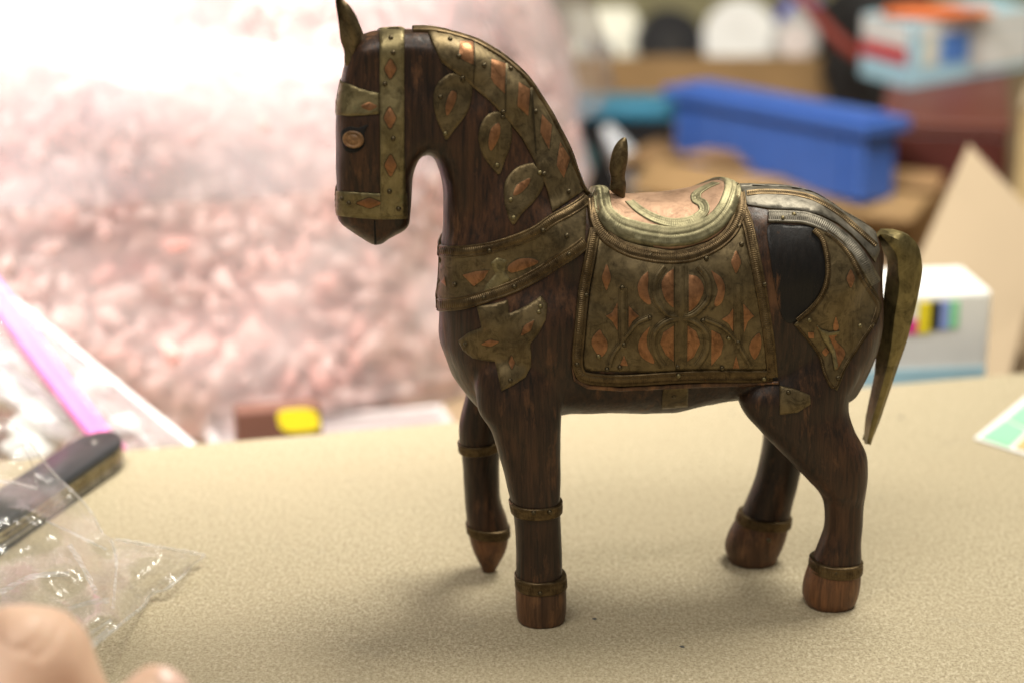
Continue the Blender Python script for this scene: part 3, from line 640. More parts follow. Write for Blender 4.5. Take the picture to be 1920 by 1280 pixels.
def anklet(py0, xl0, xr0, py1, xl1, xr1, c, cap, tiltz=0.0, mat=None):
    S_ = leg([(py0 + (py1 - py0) * t, xl0 + (xl1 - xl0) * t - g, xr0 + (xr1 - xr0) * t + g, c, cap + g / 4) for t, g in ((-.02, -6), (0, 1.5), (.10, 3.4), (.22, 2.0), (.35, 2.6), (.65, 2.6), (.78, 2.0), (.9, 3.4), (1, 1.5), (1.02, -6))], 180)
    V = []
    for j, s in enumerate(S_):
        cx = sum(p[0] for p in s) / 180; cy = sum(p[1] for p in s) / 180
        for k, p in enumerate(s):
            rr = 1.0 + (.016 * (1 if k % 3 else -1) if j in (4, 5) else 0)
            V.append((cx + (p[0] - cx) * rr, cy + (p[1] - cy) * rr, p[2] + tiltz * (p[0] - cx)))
    _, Fc = loft(S_, False); return mesh_obj('ankle_band', V, Fc, mat or M_TRIM, horse)
anklet(936, 957, 1051, 958, 961, 1051, -28, 12)
anklet(1074, 968, 1058, 1098, 969, 1060, -28, 12)
anklet(824, 861, 938, 842, 863, 937, 29, 11.3, .1)
anklet(982, 876, 953, 1000, 878, 954, 31, 10.6, -.1)
anklet(1046, 1523, 1613, 1068, 1520, 1612, -28, 12.2, -.06)
anklet(962, 1389, 1481, 980, 1382, 1479, 27, 12, -.12)
for q in ((1012, 1109), (1566, 1072), (1000, 958), (1030, 957), (1425, 985)):
    p, n = proj(*q); o = bpy.data.objects.new('nail', NAILM); C.objects.link(o); o.parent = horse; o.location = p + Vector((0, -.0017, 0)); o.rotation_euler = (R(90), 0, 0)

# ------------------------------------------------------------------ behind the table: boxes, rolls and trays on the low bench
def flat(v): return Vector((v.x, v.y, 0))
def obox(name, p, ux, w, d, h, mat, parent=None, bv=.002):
    ux = flat(ux).normalized(); uy = Vector((-ux.y, ux.x, 0)); V = []
    for z in (0, h):
        for a, b in ((0, 0), (1, 0), (1, 1), (0, 1)): q = p + ux * w * a + uy * d * b; V.append((q.x, q.y, p.z + z))
    o = mesh_obj(name, V, [(3, 2, 1, 0), (4, 5, 6, 7), (0, 1, 5, 4), (1, 2, 6, 5), (2, 3, 7, 6), (3, 0, 4, 7)], mat, parent, False)
    if bv: bevel(o, bv)
    return o
def sheet(name, pts, th, mat, parent=None):
    P = [Vector(p) for p in pts]; n = (P[1] - P[0]).cross(P[2] - P[0]).normalized() * th; k = len(P)
    return mesh_obj(name, P + [p + n for p in P], [tuple(range(k - 1, -1, -1)), tuple(range(k, 2 * k))] + [(i, (i + 1) % k, k + (i + 1) % k, k + i) for i in range(k)], mat, parent, False)
def on_face(name, p, ux, fx0, fx1, z0, z1_, mat, parent, th=.0008):
    ux = flat(ux).normalized(); nn = Vector((ux.y, -ux.x, 0)); q = p + nn * .0003
    a = q + ux * fx0; b = q + ux * fx1
    return sheet(name, [a + Vector((0, 0, z0)), b + Vector((0, 0, z0)), b + Vector((0, 0, z1_)), a + Vector((0, 0, z1_))], th, mat, parent)
M_CARD = plain('cardboard', (.27, .165, .068), .8, .12, 12); M_CARD2 = plain('cardboard_dark', (.22, .125, .05), .8, .15, 12); M_CARD3 = plain('cardboard_pale', (.36, .275, .175), .8, .06, 6)
M_WHITE = plain('white_card', (.84, .84, .80), .55, .04); M_BLUE = plain('blue_plastic', (.042, .115, .40), .4, .06); M_DBLUE = plain('navy_plastic', (.02, .05, .24), .4)
M_BLACK = plain('black_plastic', (.012, .012, .013), .5); M_RED = plain('dark_red_card', (.075, .012, .008), .5, .15); M_TEAL = plain('teal_plastic', (.02, .16, .26), .4)
M_LBLUE = plain('pale_blue_print', (.42, .68, .80), .45, .05); M_REDP = plain('red_print', (.62, .04, .05), .45); M_BLUEP = plain('blue_print', (.10, .25, .68), .45); M_CREAM = plain('cream_paper', (.74, .72, .60), .7, .06)
M_ORANGE = plain('orange_print', (.70, .16, .04), .45); M_GREY = plain('grey_card', (.42, .42, .40), .6); M_GREEN = plain('green_card', (.03, .20, .05), .6); M_LGREEN = plain('green_label', (.30, .76, .42), .5, .03)
M_YEL = plain('yellow_label', (.90, .74, .02), .5, .04); M_BROWN = plain('brown_card', (.15, .065, .045), .5); M_MAG = plain('magenta_print', (.80, .05, .30), .5); M_LAV = plain('lavender_print', (.28, .38, .78), .5)
M_ORL = plain('orange_label', (.90, .48, .20), .5)

def disc(name, p, axis, r, w, mat, parent=None, hole=0, n=40):
    ax = Vector(axis).normalized(); q = ax.to_track_quat('Z', 'Y'); secs = []
    prof = [(r * .96, -w / 2), (r, -w / 2 + r * .05), (r, w / 2 - r * .05), (r * .96, w / 2)]
    if hole: prof = [(hole, -w / 2)] + prof + [(hole, w / 2), (hole, -w / 2)]
    for rr, z in prof: secs.append([p + q @ Vector((rr * math.cos(2 * math.pi * k / n), rr * math.sin(2 * math.pi * k / n), z)) for k in range(n)])
    V, Fc = loft(secs, not hole); return mesh_obj(name, V, Fc, mat, parent, False)
# open cardboard tray with rolls and paper in it
def tray(name, p, ux, w, d, h, t, mat, parent):
    ux = flat(ux).normalized(); uy = Vector((-ux.y, ux.x, 0))
    obox('bottom', p + ux * t + uy * t, ux, w - 2 * t, d - 2 * t, t, mat, parent, 0)
    obox('side_wall', p, ux, w, t, h, mat, parent, 0); obox('side_wall', p + uy * (d - t), ux, w, t, h, mat, parent, 0)
    obox('side_wall', p + uy * t, ux, t, d - 2 * t, h, mat, parent, 0); obox('side_wall', p + uy * t + ux * (w - t), ux, t, d - 2 * t, h, mat, parent, 0)
p0 = at_y(1040, 200, 2.5); p0.z = BZ; pr = at_y(1562, 200, 2.5); ht = at_y(1300, 108, 2.5).z - BZ
t_ = thing('cardboard_tray', 'open brown cardboard tray of rolls and paper at the back of the bench', 'box', p0)
tray('x', Vector((0, 0, 0)), Vector((1, .02, 0)), pr.x - p0.x, .19, ht, .004, M_CARD, t_)
r_ = thing('tape_roll', 'large black roll standing on edge in the cardboard tray', 'roll')
c_ = at_y(1255, 80, 2.56); disc('winding', c_, (0.05, -1, .1), .0400, .045, M_BLACK, r_, .016); disc('core', c_, (0.05, -1, .1), .0158, .043, plain('core_card', (.03, .028, .026), .8), r_)
r_ = thing('paper_roll', 'big white paper roll in the cardboard tray right of the black roll', 'roll')
c_ = at_y(1388, 72, 2.56); disc('winding', c_, (-.1, -1, .06), .0450, .05, M_WHITE, r_, .012); disc('core', c_, (-.1, -1, .06), .0118, .046, M_WHITE, r_)
obox('base', Vector((c_.x - .042, c_.y - .020, BZ + .005)), Vector((1, 0, 0)), .084, .04, c_.z - BZ - .03, M_WHITE, r_)
r_ = thing('tape_roll', 'small grey edged tape roll with white face, right end of the cardboard tray', 'roll')
c_ = at_y(1490, 76, 2.525); disc('winding', c_, (.05, -1, .1), .0275, .024, M_GREY, r_, .021); disc('core', c_ + Vector((0, -.002, 0)), (.05, -1, .1), .0208, .026, plain('pinkish_paper', (.74, .66, .62), .6), r_)
r_ = thing('tape_roll', 'blue tape roll behind the small white faced roll in the tray', 'roll')
c_ = at_y(1500, 40, 2.60); disc('winding', c_, (.2, -1, .5), .031, .03, plain('blue_tape', (.06, .07, .36), .5), r_, .019); disc('core', c_, (.2, -1, .5), .0188, .028, M_GREY, r_)
pk = thing('paper_stack', 'stack of cream papers leaning in the left end of the cardboard tray', 'paper')
for i in range(5):
    q = at_y(1064 + i * 4, 118, 2.62 - i * .012); 
    sheet('sheet', [q, q + Vector((.082, .004 * i, -.002 * i)), q + Vector((.080, .03, .064 - .006 * i)), q + Vector((.002, .03, .062 - .004 * i))], .002, M_CREAM, pk)
gk = thing('cable_clip', 'grey lump of wrapped cable in front of the cream papers', 'cable'); c_ = at_y(1118, 98, 2.545)
disc('coil', c_, (.3, -1, .5), .018, .016, M_GREY, gk, .007); disc('tie', c_ + Vector((.018, -.002, 0)), (1, .1, .2), .009, .006, M_BLACK, gk)
# black crate with teal lid, white tube in front of it
cr = thing('storage_crate', 'black plastic crate with a flat teal lid beside the horse neck', 'crate'); p0 = at_y(1010, 300, 2.15); p0.z = BZ
w_ = at_y(1262, 300, 2.15).x - p0.x; zt = at_y(1150, 228, 2.15).z
tray('x', p0, Vector((1, 0, 0)), w_, .06, zt - BZ, .006, M_BLACK, cr); obox('lid', p0 + Vector((-.004, -.006, zt - BZ + .0005)), Vector((1, 0, 0)), w_ + .008, .072, .016, M_TEAL, cr, .004)
tb_ = thing('tube', 'white squeeze tube leaning on the front of the black crate', 'tube'); a = at_y(1135, 235, 2.11); b = at_y(1212, 372, 2.09); dv = (b - a)
secs = []
for t, r in ((0, .006), (.04, .011), (.3, .0165), (.7, .018), (.9, .019), (.92, .014), (1, .014)):
    q = dv.to_track_quat('Z', 'Y'); secs.append([a + dv * t + q @ Vector((r * math.cos(k * .3927), r * math.sin(k * .3927) * (.35 + .65 * min(1, t * 1.5)), 0)) for k in range(16)])
V, Fc = loft(secs[:5]); mesh_obj('body', V, Fc, plain('tube_white', (.50, .52, .55), .5), tb_); V, Fc = loft(secs[5:]); mesh_obj('cap', V, Fc, M_GREY, tb_)
r_ = thing('tape_roll', 'small teal roll on the bench in front of the black crate', 'roll'); c_ = at_y(1080, 300, 2.10); disc('winding', c_, (.1, -1, .1), .018, .02, plain('teal_grey', (.06, .15, .16), .6), r_, .008); disc('core', c_, (.1, -1, .1), .0078, .018, M_BLACK, r_)
# cardboard box with flaps, blue tray on it
a = at_z(1222, 305, -.045); b = at_z(1748, 372, -.045); ux = (b - a)
cb = thing('cardboard_box', 'brown cardboard box with open flaps under the blue plastic tray', 'box', (0, 0, 0))
uxn = ux.normalized(); uyn = Vector((-uxn.y, uxn.x, 0)); base = Vector((a.x, a.y, BZ))
tray('x', base, ux, ux.length, .24, .055, .004, M_CARD, cb)
sheet('flap', [a + uyn * -.001, b + uyn * -.001, b - uyn * .055 + Vector((0, 0, -.012)), a - uyn * .050 + Vector((0, 0, -.020))], -.003, M_CARD, cb)
sheet('flap', [a - uxn * .001, a - uxn * .03 - uyn * .03 + Vector((0, 0, .004)), a - uxn * .035 + uyn * .15 + Vector((0, 0, .006)), a + uyn * .2 - uxn * .001], .003, M_CARD2, cb)
sheet('flap', [a + uyn * .012 + Vector((.012, 0, .002)), b + uyn * .012 + Vector((0, 0, .002)), b + uyn * .03 + Vector((0, 0, .016)), a + uyn * .03 + uxn * .05 + Vector((0, 0, .012))], .003, M_CARD2, cb)
bt = thing('plastic_tray', 'bright blue upturned plastic tray tilted on the brown cardboard box', 'tray'); 
a = at_y(1262, 158, 2.13); b = at_y(1630, 226, 1.90); ux = (b - a); uxn = flat(ux).normalized(); uyn = Vector((-uxn.y, uxn.x, 0)); w_ = flat(ux).length; h_ = .078
M_ = Matrix.Translation(a + Vector((0, 0, -h_)))
tilt = ux.z
def bluebox(name, x0, x1, y0, y1, z0, z1_, mat, taper=0):
    V = []
    for z in (z0, z1_):
        for x, y in ((x0, y0), (x1, y0), (x1, y1), (x0, y1)):
            q = a + uxn * x + uyn * y; V.append((q.x, q.y, a.z - h_ + z + tilt * x / w_))
    o = mesh_obj(name, V, [(3, 2, 1, 0), (4, 5, 6, 7), (0, 1, 5, 4), (1, 2, 6, 5), (2, 3, 7, 6), (3, 0, 4, 7)], mat, bt, False); bevel(o, .0015); return o
bluebox('shell', .004, w_ - .004, .0, .040, 0, h_ - .0142, M_BLUE); bluebox('rim', -.006, w_ + .006, -.010, .048, h_ - .014, h_ - .002, M_BLUE); bluebox('rim_lip', .010, w_ - .010, .004, .036, h_ - .0018, h_ + .002, M_BLUE)
bluebox('rib', .03, .034, -.003, -.0002, .004, h_ - .016, M_BLUE); bluebox('rib', w_ - .034, w_ - .03, -.003, -.0002, .004, h_ - .016, M_BLUE)
# dark lump added to stand for the shaded gap between tray and boxes, red strap
def blob(name, c, rx, ry, rz, mat, seed, amp=.25, parent=None, n=24):
    V = []; Fc = []
    for j in range(n + 1):
        th = math.pi * j / n
        for k in range(2 * n):
            ph = math.pi * k / n; d = Vector((math.sin(th) * math.cos(ph), math.sin(th) * math.sin(ph), math.cos(th)))
            g = 1 + amp * noise.noise(d * 1.7 + Vector((seed, 0, 0))) + amp * .4 * noise.noise(d * 5 + Vector((0, seed, 0)))
            V.append((c.x + d.x * rx * g, c.y + d.y * ry * g, c.z + d.z * rz * g))
    for j in range(n):
        for k in range(2 * n): Fc.append((j * 2 * n + k, j * 2 * n + (k + 1) % (2 * n), (j + 1) * 2 * n + (k + 1) % (2 * n), (j + 1) * 2 * n + k))
    return mesh_obj(name, V, Fc, mat, parent)
c_ = at_y(1640, 150, 2.52); c_.z = BZ + .085
tag(blob('bag', c_, .075, .085, .10, plain('gap_black', (.015, .014, .014), .8), 3.1), 'black lump added for the shaded gap between the tray and the pale blue carton', 'bag')
def tube(pts, r, mat, name, parent=None, n=10):
    secs = []; P = [Vector(p) for p in catmull(pts, .004)]
    for i, p in enumerate(P):
        d = (P[min(i + 1, len(P) - 1)] - P[max(i - 1, 0)]).normalized(); q = d.to_track_quat('Z', 'Y')
        secs.append([p + q @ Vector((r * math.cos(2 * math.pi * k / n), r * math.sin(2 * math.pi * k / n), 0)) for k in range(n)])
    V, Fc = loft(secs); return mesh_obj(name, V, Fc, mat, parent)
tag(tube([at_y(1490, -25, 2.40), at_y(1515, 12, 2.38), at_y(1548, 52, 2.37), at_y(1590, 92, 2.36), at_y(1625, 112, 2.36)], .0075, plain('red_rubber', (.22, .025, .012), .5), 'strap'), 'thick rust red strap hanging over the dark gap', 'strap')
# dark red box, pale blue carton on it
rz_ = .017; a = at_z(1655, 222, rz_); b = at_z(1893, 232, rz_); a.z = BZ
rbx = thing('red_box', 'dark red box behind the right end of the blue tray', 'box'); obox('case', a, b - a, flat(b - a).length, .30, rz_ - BZ - .012, M_RED, rbx, .003)
a2 = a.copy(); a2.z = rz_ - .0118; dd_ = flat(b - a).normalized(); obox('lid', a2 - dd_ * .002 - Vector((-dd_.y, dd_.x, 0)) * .002, b - a, flat(b - a).length + .004, .304, .0118, plain('red_lid', (.12, .030, .018), .5), rbx, .003)
lb_ = thing('carton', 'pale blue and white printed carton with a red stripe on the dark red box', 'carton')
cz = rz_ + .0006; cc = at_z(1700, 166, cz); cl_ = at_z(1612, 141, cz); crt = at_z(1955, 122, cz); hb = at_y(1700, 48, cc.y).z - cz
ul = flat(cl_ - cc); ur = flat(crt - cc); ur = ur.normalized(); wl = ul.length
urp = Vector((ur.x, ur.y, 0)); ulp = Vector((-ur.y, ur.x, 0))
ulp = ul.normalized(); W2 = .19
Q4 = [cc, cc + urp * W2, cc + urp * W2 + ulp * wl, cc + ulp * wl]
V = [(q.x, q.y, z) for z in (cz, cz + hb) for q in Q4]; o = mesh_obj('case', V, [(3, 2, 1, 0), (4, 5, 6, 7), (0, 1, 5, 4), (1, 2, 6, 5), (2, 3, 7, 6), (3, 0, 4, 7)], M_LBLUE, lb_, False)
def face(name, o_, ud, nrm_, x0_, x1_, z0, z1_, mat):
    P = [o_ + ud * x0_ + Vector((0, 0, z0)), o_ + ud * x1_ + Vector((0, 0, z0)), o_ + ud * x1_ + Vector((0, 0, z1_)), o_ + ud * x0_ + Vector((0, 0, z1_))]
    P = [p + nrm_ * .0006 for p in P]; return sheet(name, P, .0004, mat, lb_)
nl_ = Vector((ulp.y, -ulp.x, 0)); nl_ = -nl_ if nl_.y > 0 else nl_; nr_ = Vector((urp.y, -urp.x, 0)); nr_ = -nr_ if nr_.y > 0 else nr_
face('white_panel', cc, ulp, nl_, .001, wl - .001, hb * .62, hb * .99, M_WHITE); face('red_stripe', cc, ulp, nl_, .002, wl - .001, hb * .36, hb * .61, M_REDP)
face('white_panel', cc, urp, nr_, .012, W2 - .003, hb * .80, hb * .99, M_WHITE); face('cream_panel', cc, urp, nr_, .020, .042, hb * .30, hb * .78, M_CREAM); face('blue_panel', cc, urp, nr_, .048, .088, hb * .30, hb * .78, M_BLUEP); face('white_panel', cc, urp, nr_, .092, W2 - .003, hb * .12, hb * .78, M_WHITE)
og = thing('pouch', 'orange pouch lying on top of the pale blue carton', 'pouch'); c_ = at_y(1745, 12, cc.y + .05); c_.z = cz + hb + .006
blob('pack', c_,   .050, .03, .0058, M_ORANGE, 5.5, .1, og); blob('seal', c_ + Vector((.054, 0, 0)), .010, .026, .003, plain('orange_seal', (.72, .25, .10), .5), 2.2, .1, og, 12)
# pale cardboard flap, kraft box and green box at the right
pn = [at_y(x, y, 1.42 + (860 - y) / 580 * .28) for x, y in ((1815, 278), (1557, 860), (1853, 860), (1922, 590), (1990, 465))]
tag(sheet('cardboard_sheet', pn, .004, M_CARD3), 'pale cardboard sheet leaning with its pointed corner up, behind the tail', 'cardboard')
a = at_y(1893, 500, 1.86); a.z = BZ; zt = at_y(1893, 200, 1.86).z
kb = thing('cardboard_box', 'tan cardboard box at the right edge of the picture beside the dark red box', 'box'); obox('case', a, Vector((1, -.3, 0)), .25, .16, zt - BZ - .002, plain('kraft_tan', (.60, .45, .22), .8), kb); obox('flap', a + Vector((-.002, -.003, zt - BZ - .001)), Vector((1, -.3, 0)), .252, .1, .003, M_CARD3, kb, 0)
a = at_y(1872, 700, 1.74); a.z = BZ; zt = at_y(1880, 590, 1.74).z
gb = thing('green_box', 'dark green box at the right edge below the leaning cardboard', 'box'); obox('case', a, Vector((1, .1, 0)), .14, .08, zt - BZ - .012, M_GREEN, gb); obox('lid', a + Vector((-.001, -.002, zt - BZ - .0118)), Vector((1, .1, 0)), .142, .084, .0118, M_GREEN, gb)
# white printed box with colour bars
pb_ = thing('printed_box', 'white ink box with a row of colour bars standing behind the horse tail', 'box')
fr = at_y(1862, 546, 1.345); ux = Vector((math.cos(R(7)), math.sin(R(7)), 0)); wB = .108; a = Vector((fr.x, fr.y, BZ)) - ux * wB; hB = fr.z - BZ
obox('case', a, ux, wB, .062, hB, M_WHITE, pb_, .003)
def pbx(px): d = ray(px, 600); t = (flat(a - CAM).cross(flat(d))).z / (ux.cross(flat(d))).z; return -t
def pbx(px):
    d = ray(px, 600); den = ux.x * d.y - ux.y * d.x; rel = CAM - a; return (rel.x * d.y - rel.y * d.x) / den
def pbz(py, px=1750): return at_y(px, py, a.y + ux.y * pbx(px)).z - BZ
for x0_, x1_, y0_, y1_, m_, nm in ((1698, 1721, 598, 624, M_MAG, 'magenta_bar'), (1721, 1744, 566, 624, M_YEL, 'yellow_bar'), (1744, 1761, 566, 618, M_BLACK, 'black_bar'), (1761, 1779, 566, 618, M_LAV, 'blue_bar'), (1779, 1797, 566, 616, M_LGREEN, 'green_bar')):
    on_face(nm, a, ux, pbx(x0_), pbx(x1_) - .0002, pbz(y1_), pbz(y0_), m_, pb_)
on_face('blue_band', a, ux, .002, wB - .002, .002, pbz(690), M_LBLUE, pb_)
# sheet of green labels on the table
lt = thing('label_sheet', 'white sheet of green and orange labels lying on the table at the right edge', 'label sheet')
sheet('paper', [at_z(x, y, .0006) for x, y in ((1826, 822), (1950, 862), (2080, 800), (1938, 731))], .0005, M_WHITE, lt)
for pts, m_ in (([(1840, 819), (1892, 837), (1924, 806), (1886, 787)], M_LGREEN), ([(1889, 784), (1927, 802), (1968, 766), (1936, 745)], M_LGREEN), ([(1903, 838), (1948, 853), (1975, 826), (1930, 810)], M_ORL), ([(1934, 806), (1980, 822), (2020, 790), (1974, 770)], M_ORL)):
    sheet('label', [at_z(x, y, .0015) for x, y in pts], .0003, m_, lt)

# ------------------------------------------------------------------ left: bag of pink packing peanuts, zip bag, tub, packet
pbg = thing('packing_bag', 'huge clear plastic bag of pink packing peanuts filling the left background', 'bag')
BC = Vector((-.425, 1.850, .03)); BR = Vector((.475, .46, .36))
def bagpt(th, ph, k=1.0):
    d = Vector((math.sin(th) * math.cos(ph), math.sin(th) * math.sin(ph), math.cos(th)))
    g = k * (1 + .05 * noise.noise(d * 2.2 + Vector((4, 1, 0))) + .02 * noise.noise(d * 6))
    cp, sp = math.cos(ph), math.sin(ph); cp = math.copysign(abs(cp) ** .8, cp); sp = math.copysign(abs(sp) ** .8, sp); d = Vector((math.sin(th) * cp, math.sin(th) * sp, d.z))
    hs = (1 / max(.05, math.sin(th)) ** .6) if d.z < 0 else 1.0
    v = Vector((BC.x + d.x * BR.x * g * hs, BC.y + d.y * BR.y * g * hs, BC.z + d.z * BR.z * g)); v.z = max(v.z, BZ + .002 + (1 - k) * .1); return v
M_FOAM, nt, bs, _ = newmat('pink_foam')
oi = nd(nt, 'ShaderNodeNewGeometry')
nt.links.new(ramp(nt, oi.outputs['Random Per Island'], [(0, (.95, .52, .46)), (.35, (.96, .68, .62)), (.8, (.98, .84, .80))]), bs.inputs['Base Color']); bs.inputs['Roughness'].default_value = .8
tl_ = nd(nt, 'ShaderNodeBsdfTranslucent'); tl_.inputs[0].default_value = (.95, .70, .65, 1); mx_ = nd(nt, 'ShaderNodeMixShader'); mx_.inputs[0].default_value = .45
nt.links.new(bs.outputs[0], mx_.inputs[1]); nt.links.new(tl_.outputs[0], mx_.inputs[2]); nt.links.new(mx_.outputs[0], _.inputs['Surface'])
def peanut_base():
    V = []; Fc = []; n = 8; rows = 7
    for j in range(rows):
        t = j / (rows - 1); th = math.pi * t; r = .0085 * (math.sin(th) ** .5 if 0 < t < 1 else .05) * (1 + .15 * math.cos(4 * math.pi * t)); x = (t - .5) * .040
        for k in range(n): a = 2 * math.pi * k / n; V.append((x, r * math.cos(a), r * math.sin(a) + .010 * (1 - (2 * t - 1) ** 2)))
    for j in range(rows - 1):
        for k in range(n): Fc.append((j * n + k, j * n + (k + 1) % n, (j + 1) * n + (k + 1) % n, (j + 1) * n + k))
    Fc += [tuple(range(n)), tuple(range((rows - 1) * n, rows * n))]; return np.array(V), Fc
PV, PF = peanut_base(); allV = []; allF = []; off = 0
for i in range(9500):
    th = math.acos(random.uniform(-.45, .95)); ph = random.uniform(math.pi * .93, math.pi * 2.07); k = random.choice((.978, .970, .958, .945))
    c = bagpt(th, ph, k)
    from mathutils import Euler
    Rm = np.array(Euler((random.uniform(0, 6.3), random.uniform(0, 6.3), random.uniform(0, 6.3))).to_matrix()) * random.uniform(.55, .82)
    allV.append(PV @ Rm.T + np.array(c)); allF += [tuple(v + off for v in f) for f in PF]; off += len(PV)
allV = np.concatenate(allV); fm = bpy.data.meshes.new('packing_peanuts'); fm.from_pydata(allV.tolist(), [], allF); fm.polygons.foreach_set('use_smooth', [True] * len(fm.polygons)); fm.materials.append(M_FOAM)
fo = bpy.data.objects.new('packing_peanuts', fm); C.objects.link(fo); fo.parent = pbg; fo['kind'] = 'stuff'
def bagmesh(name, k, mat, nt_=60, np_=120, rough=0, thmax=math.pi * .98):
    V = []; Fc = []
    for j in range(nt_ + 1):
        for i in range(np_):
            th = .06 + (thmax - .06) * j / nt_; ph = 2 * math.pi * i / np_; kk = k + rough * (abs(noise.noise(Vector((th * 6, ph * 3, 1)))) + .6 * abs(noise.noise(Vector((th * 15, ph * 9 + th * 5, 4)))))
            V.append(tuple(bagpt(th, ph, kk)))
    for j in range(nt_):
        for i in range(np_): Fc.append((j * np_ + i, j * np_ + (i + 1) % np_, (j + 1) * np_ + (i + 1) % np_, (j + 1) * np_ + i))
    return mesh_obj(name, V, Fc, mat, pbg)
bagmesh('gap_glow_core', .945, plain('gap_glow_pink', (.93, .50, .45), .9, .1, 20))  # added core, its deep pink paints the light bounced between peanuts
bagmesh('film', 1.0, film('bag_film', (.98, .93, .92), .70, .16, 5, .30, .70, .35), rough=.020)
bagmesh('loose_shade_film', 1.055, film('loose_shade_tint', (.40, .38, .40), .62, .16, 6, .38, .75, .5), 40, 120, .04, 1.42)  # added loose film layer, its grey tint dims the brightly lit bag top
# zip bag
zb = thing('zip_bag', 'crumpled clear zip bag with a bright pink zipper leaning at the left table edge', 'bag')
def zY(s, t): return 1.36 - .10 * s - .02 * t - .025 * math.sin(math.pi * min(1, max(0, t)))
def zpt(s, t, k=0):
    x0_, y0_ = -90 + 460 * s, 468 + 370 * s; x1_, y1_ = -220 + 400 * s, 600 + 285 * s
    x = x0_ + (x1_ - x0_) * t; y = y0_ + (y1_ - y0_) * t
    Y = zY(s, t) + k + .012 * noise.noise(Vector((s * 4, t * 5, 2 + k * 90))) + .003 * abs(noise.noise(Vector((s * 12, t * 9, k * 60))))
    return at_y(x, y, Y)
V = []; Fc = []; ns, nt2 = 50, 40
for k in (0, .03):
    o0 = len(V)
    for i in range(ns + 1):
        for j in range(nt2 + 1): V.append(tuple(zpt(i / ns, j / nt2, k * math.sin(math.pi * min(1, j / nt2 + .05)))))
    for i in range(ns):
        for j in range(nt2): q = o0 + i * (nt2 + 1) + j; Fc.append((q, q + 1, q + nt2 + 2, q + nt2 + 1))
mesh_obj('film', V, Fc, film('zip_film', (.80, .77, .82), .40, .14, 22, .35, .75, .35), zb)
def zstrip(name, t0, t1, mat, lift):
    V = []; Fc = []
    for i in range(61):
        for t, l in ((t0, 0), (t0, lift), ((t0 + t1) / 2, lift * 1.6), (t1, lift), (t1, 0)):
            p = zpt(i / 60, t); V.append(tuple(p + Vector((0, -l, 0))))
    for i in range(60):
        for j in range(4): q = i * 5 + j; Fc.append((q, q + 1, q + 6, q + 5))
    mesh_obj(name, V, Fc, mat, zb)
tz = [Vector(at_y(x, y, Y)) for x, y, Y in ((-60, 492, 1.325), (0, 576, 1.30), (55, 655, 1.275), (109, 728, 1.25), (160, 795, 1.225), (204, 846, 1.205))]
M_ZIP = plain('pink_zipper', (.88, .22, .52), .35, .10, 40)
for dx in (0, .0075): tube([p + Vector((dx, 0, .0)) for p in tz], .0042, M_ZIP, 'zipper', zb)
zstrip('seam', -.02, .03, plain('white_seam', (.72, .70, .70), .4), .002); zstrip('seam', .62, .65, plain('lilac_seam', (.62, .56, .62), .4), .001)
for i, (x, y, Y, r) in enumerate(((30, 735, 1.31, .016), (75, 800, 1.28, .018), (10, 690, 1.33, .013), (120, 760, 1.30, .010), (235, 800, 1.26, .010), (55, 845, 1.27, .014), (170, 720, 1.32, .011))):
    blob('contents', at_y(x, y, Y), r, r * .5, r * .8, M_WHITE, 1.7 + i * 2.3, .5, zb, 12)
# tub and packet
tub = thing('tub_lid', 'flat frosted plastic tub lid on the bench just behind the table edge', 'lid')
p0 = at_y(410, 770, 1.33); p0.z = BZ; w_ = at_y(905, 770, 1.33).x - p0.x
M_FROST = film('frosted_plastic', (.50, .44, .43), .95, .2, 8, .1, .5, .1)
obox('panel', p0 + u * .006 + nrm * .006 + Vector((0, 0, .002)), u, w_ - .012, .098, .006, M_FROST, tub, .001)
M_RIM = plain('frosted_rim', (.48, .43, .42), .4)
obox('rim', p0, u, w_, .006, .011, M_RIM, tub, .001); obox('rim', p0 + nrm * .104, u, w_, .006, .011, M_RIM, tub, .001); obox('rim', p0 + nrm * .0061, u, .006, .0978, .011, M_RIM, tub, .001); obox('rim', p0 + nrm * .0061 + u * (w_ - .006), u, .006, .0978, .011, M_RIM, tub, .001)
pk = thing('packet', 'brown packet with a yellow oval label standing on the frosted tub lid', 'packet'); a = at_y(444, 800, 1.352); a.z = BZ + .0085; wp = at_y(606, 800, 1.352).x - a.x; hp = at_y(500, 774, 1.352).z - a.z
obox('case', a, u, wp, .018, hp, M_BROWN, pk, .0015)
V = []; n = 24; nn_ = Vector((u.y, -u.x, 0))
cx_ = wp * .72; cz_ = hp - .0085
for l in (.0004, .0012):
    for k in range(n): t = 2 * math.pi * k / n; q = a + u * (cx_ + .0140 * math.copysign(abs(math.cos(t)) ** .6, math.cos(t)) + .003 * math.sin(t) * -1) + nn_ * l + Vector((0, 0, cz_ + .0085 * math.copysign(abs(math.sin(t)) ** .6, math.sin(t)))); V.append(tuple(q))
mesh_obj('label', V, [tuple(range(n)), tuple(range(n, 2 * n))] + [(k, (k + 1) % n, n + (k + 1) % n, n + k) for k in range(n)], M_YEL, pk, False)

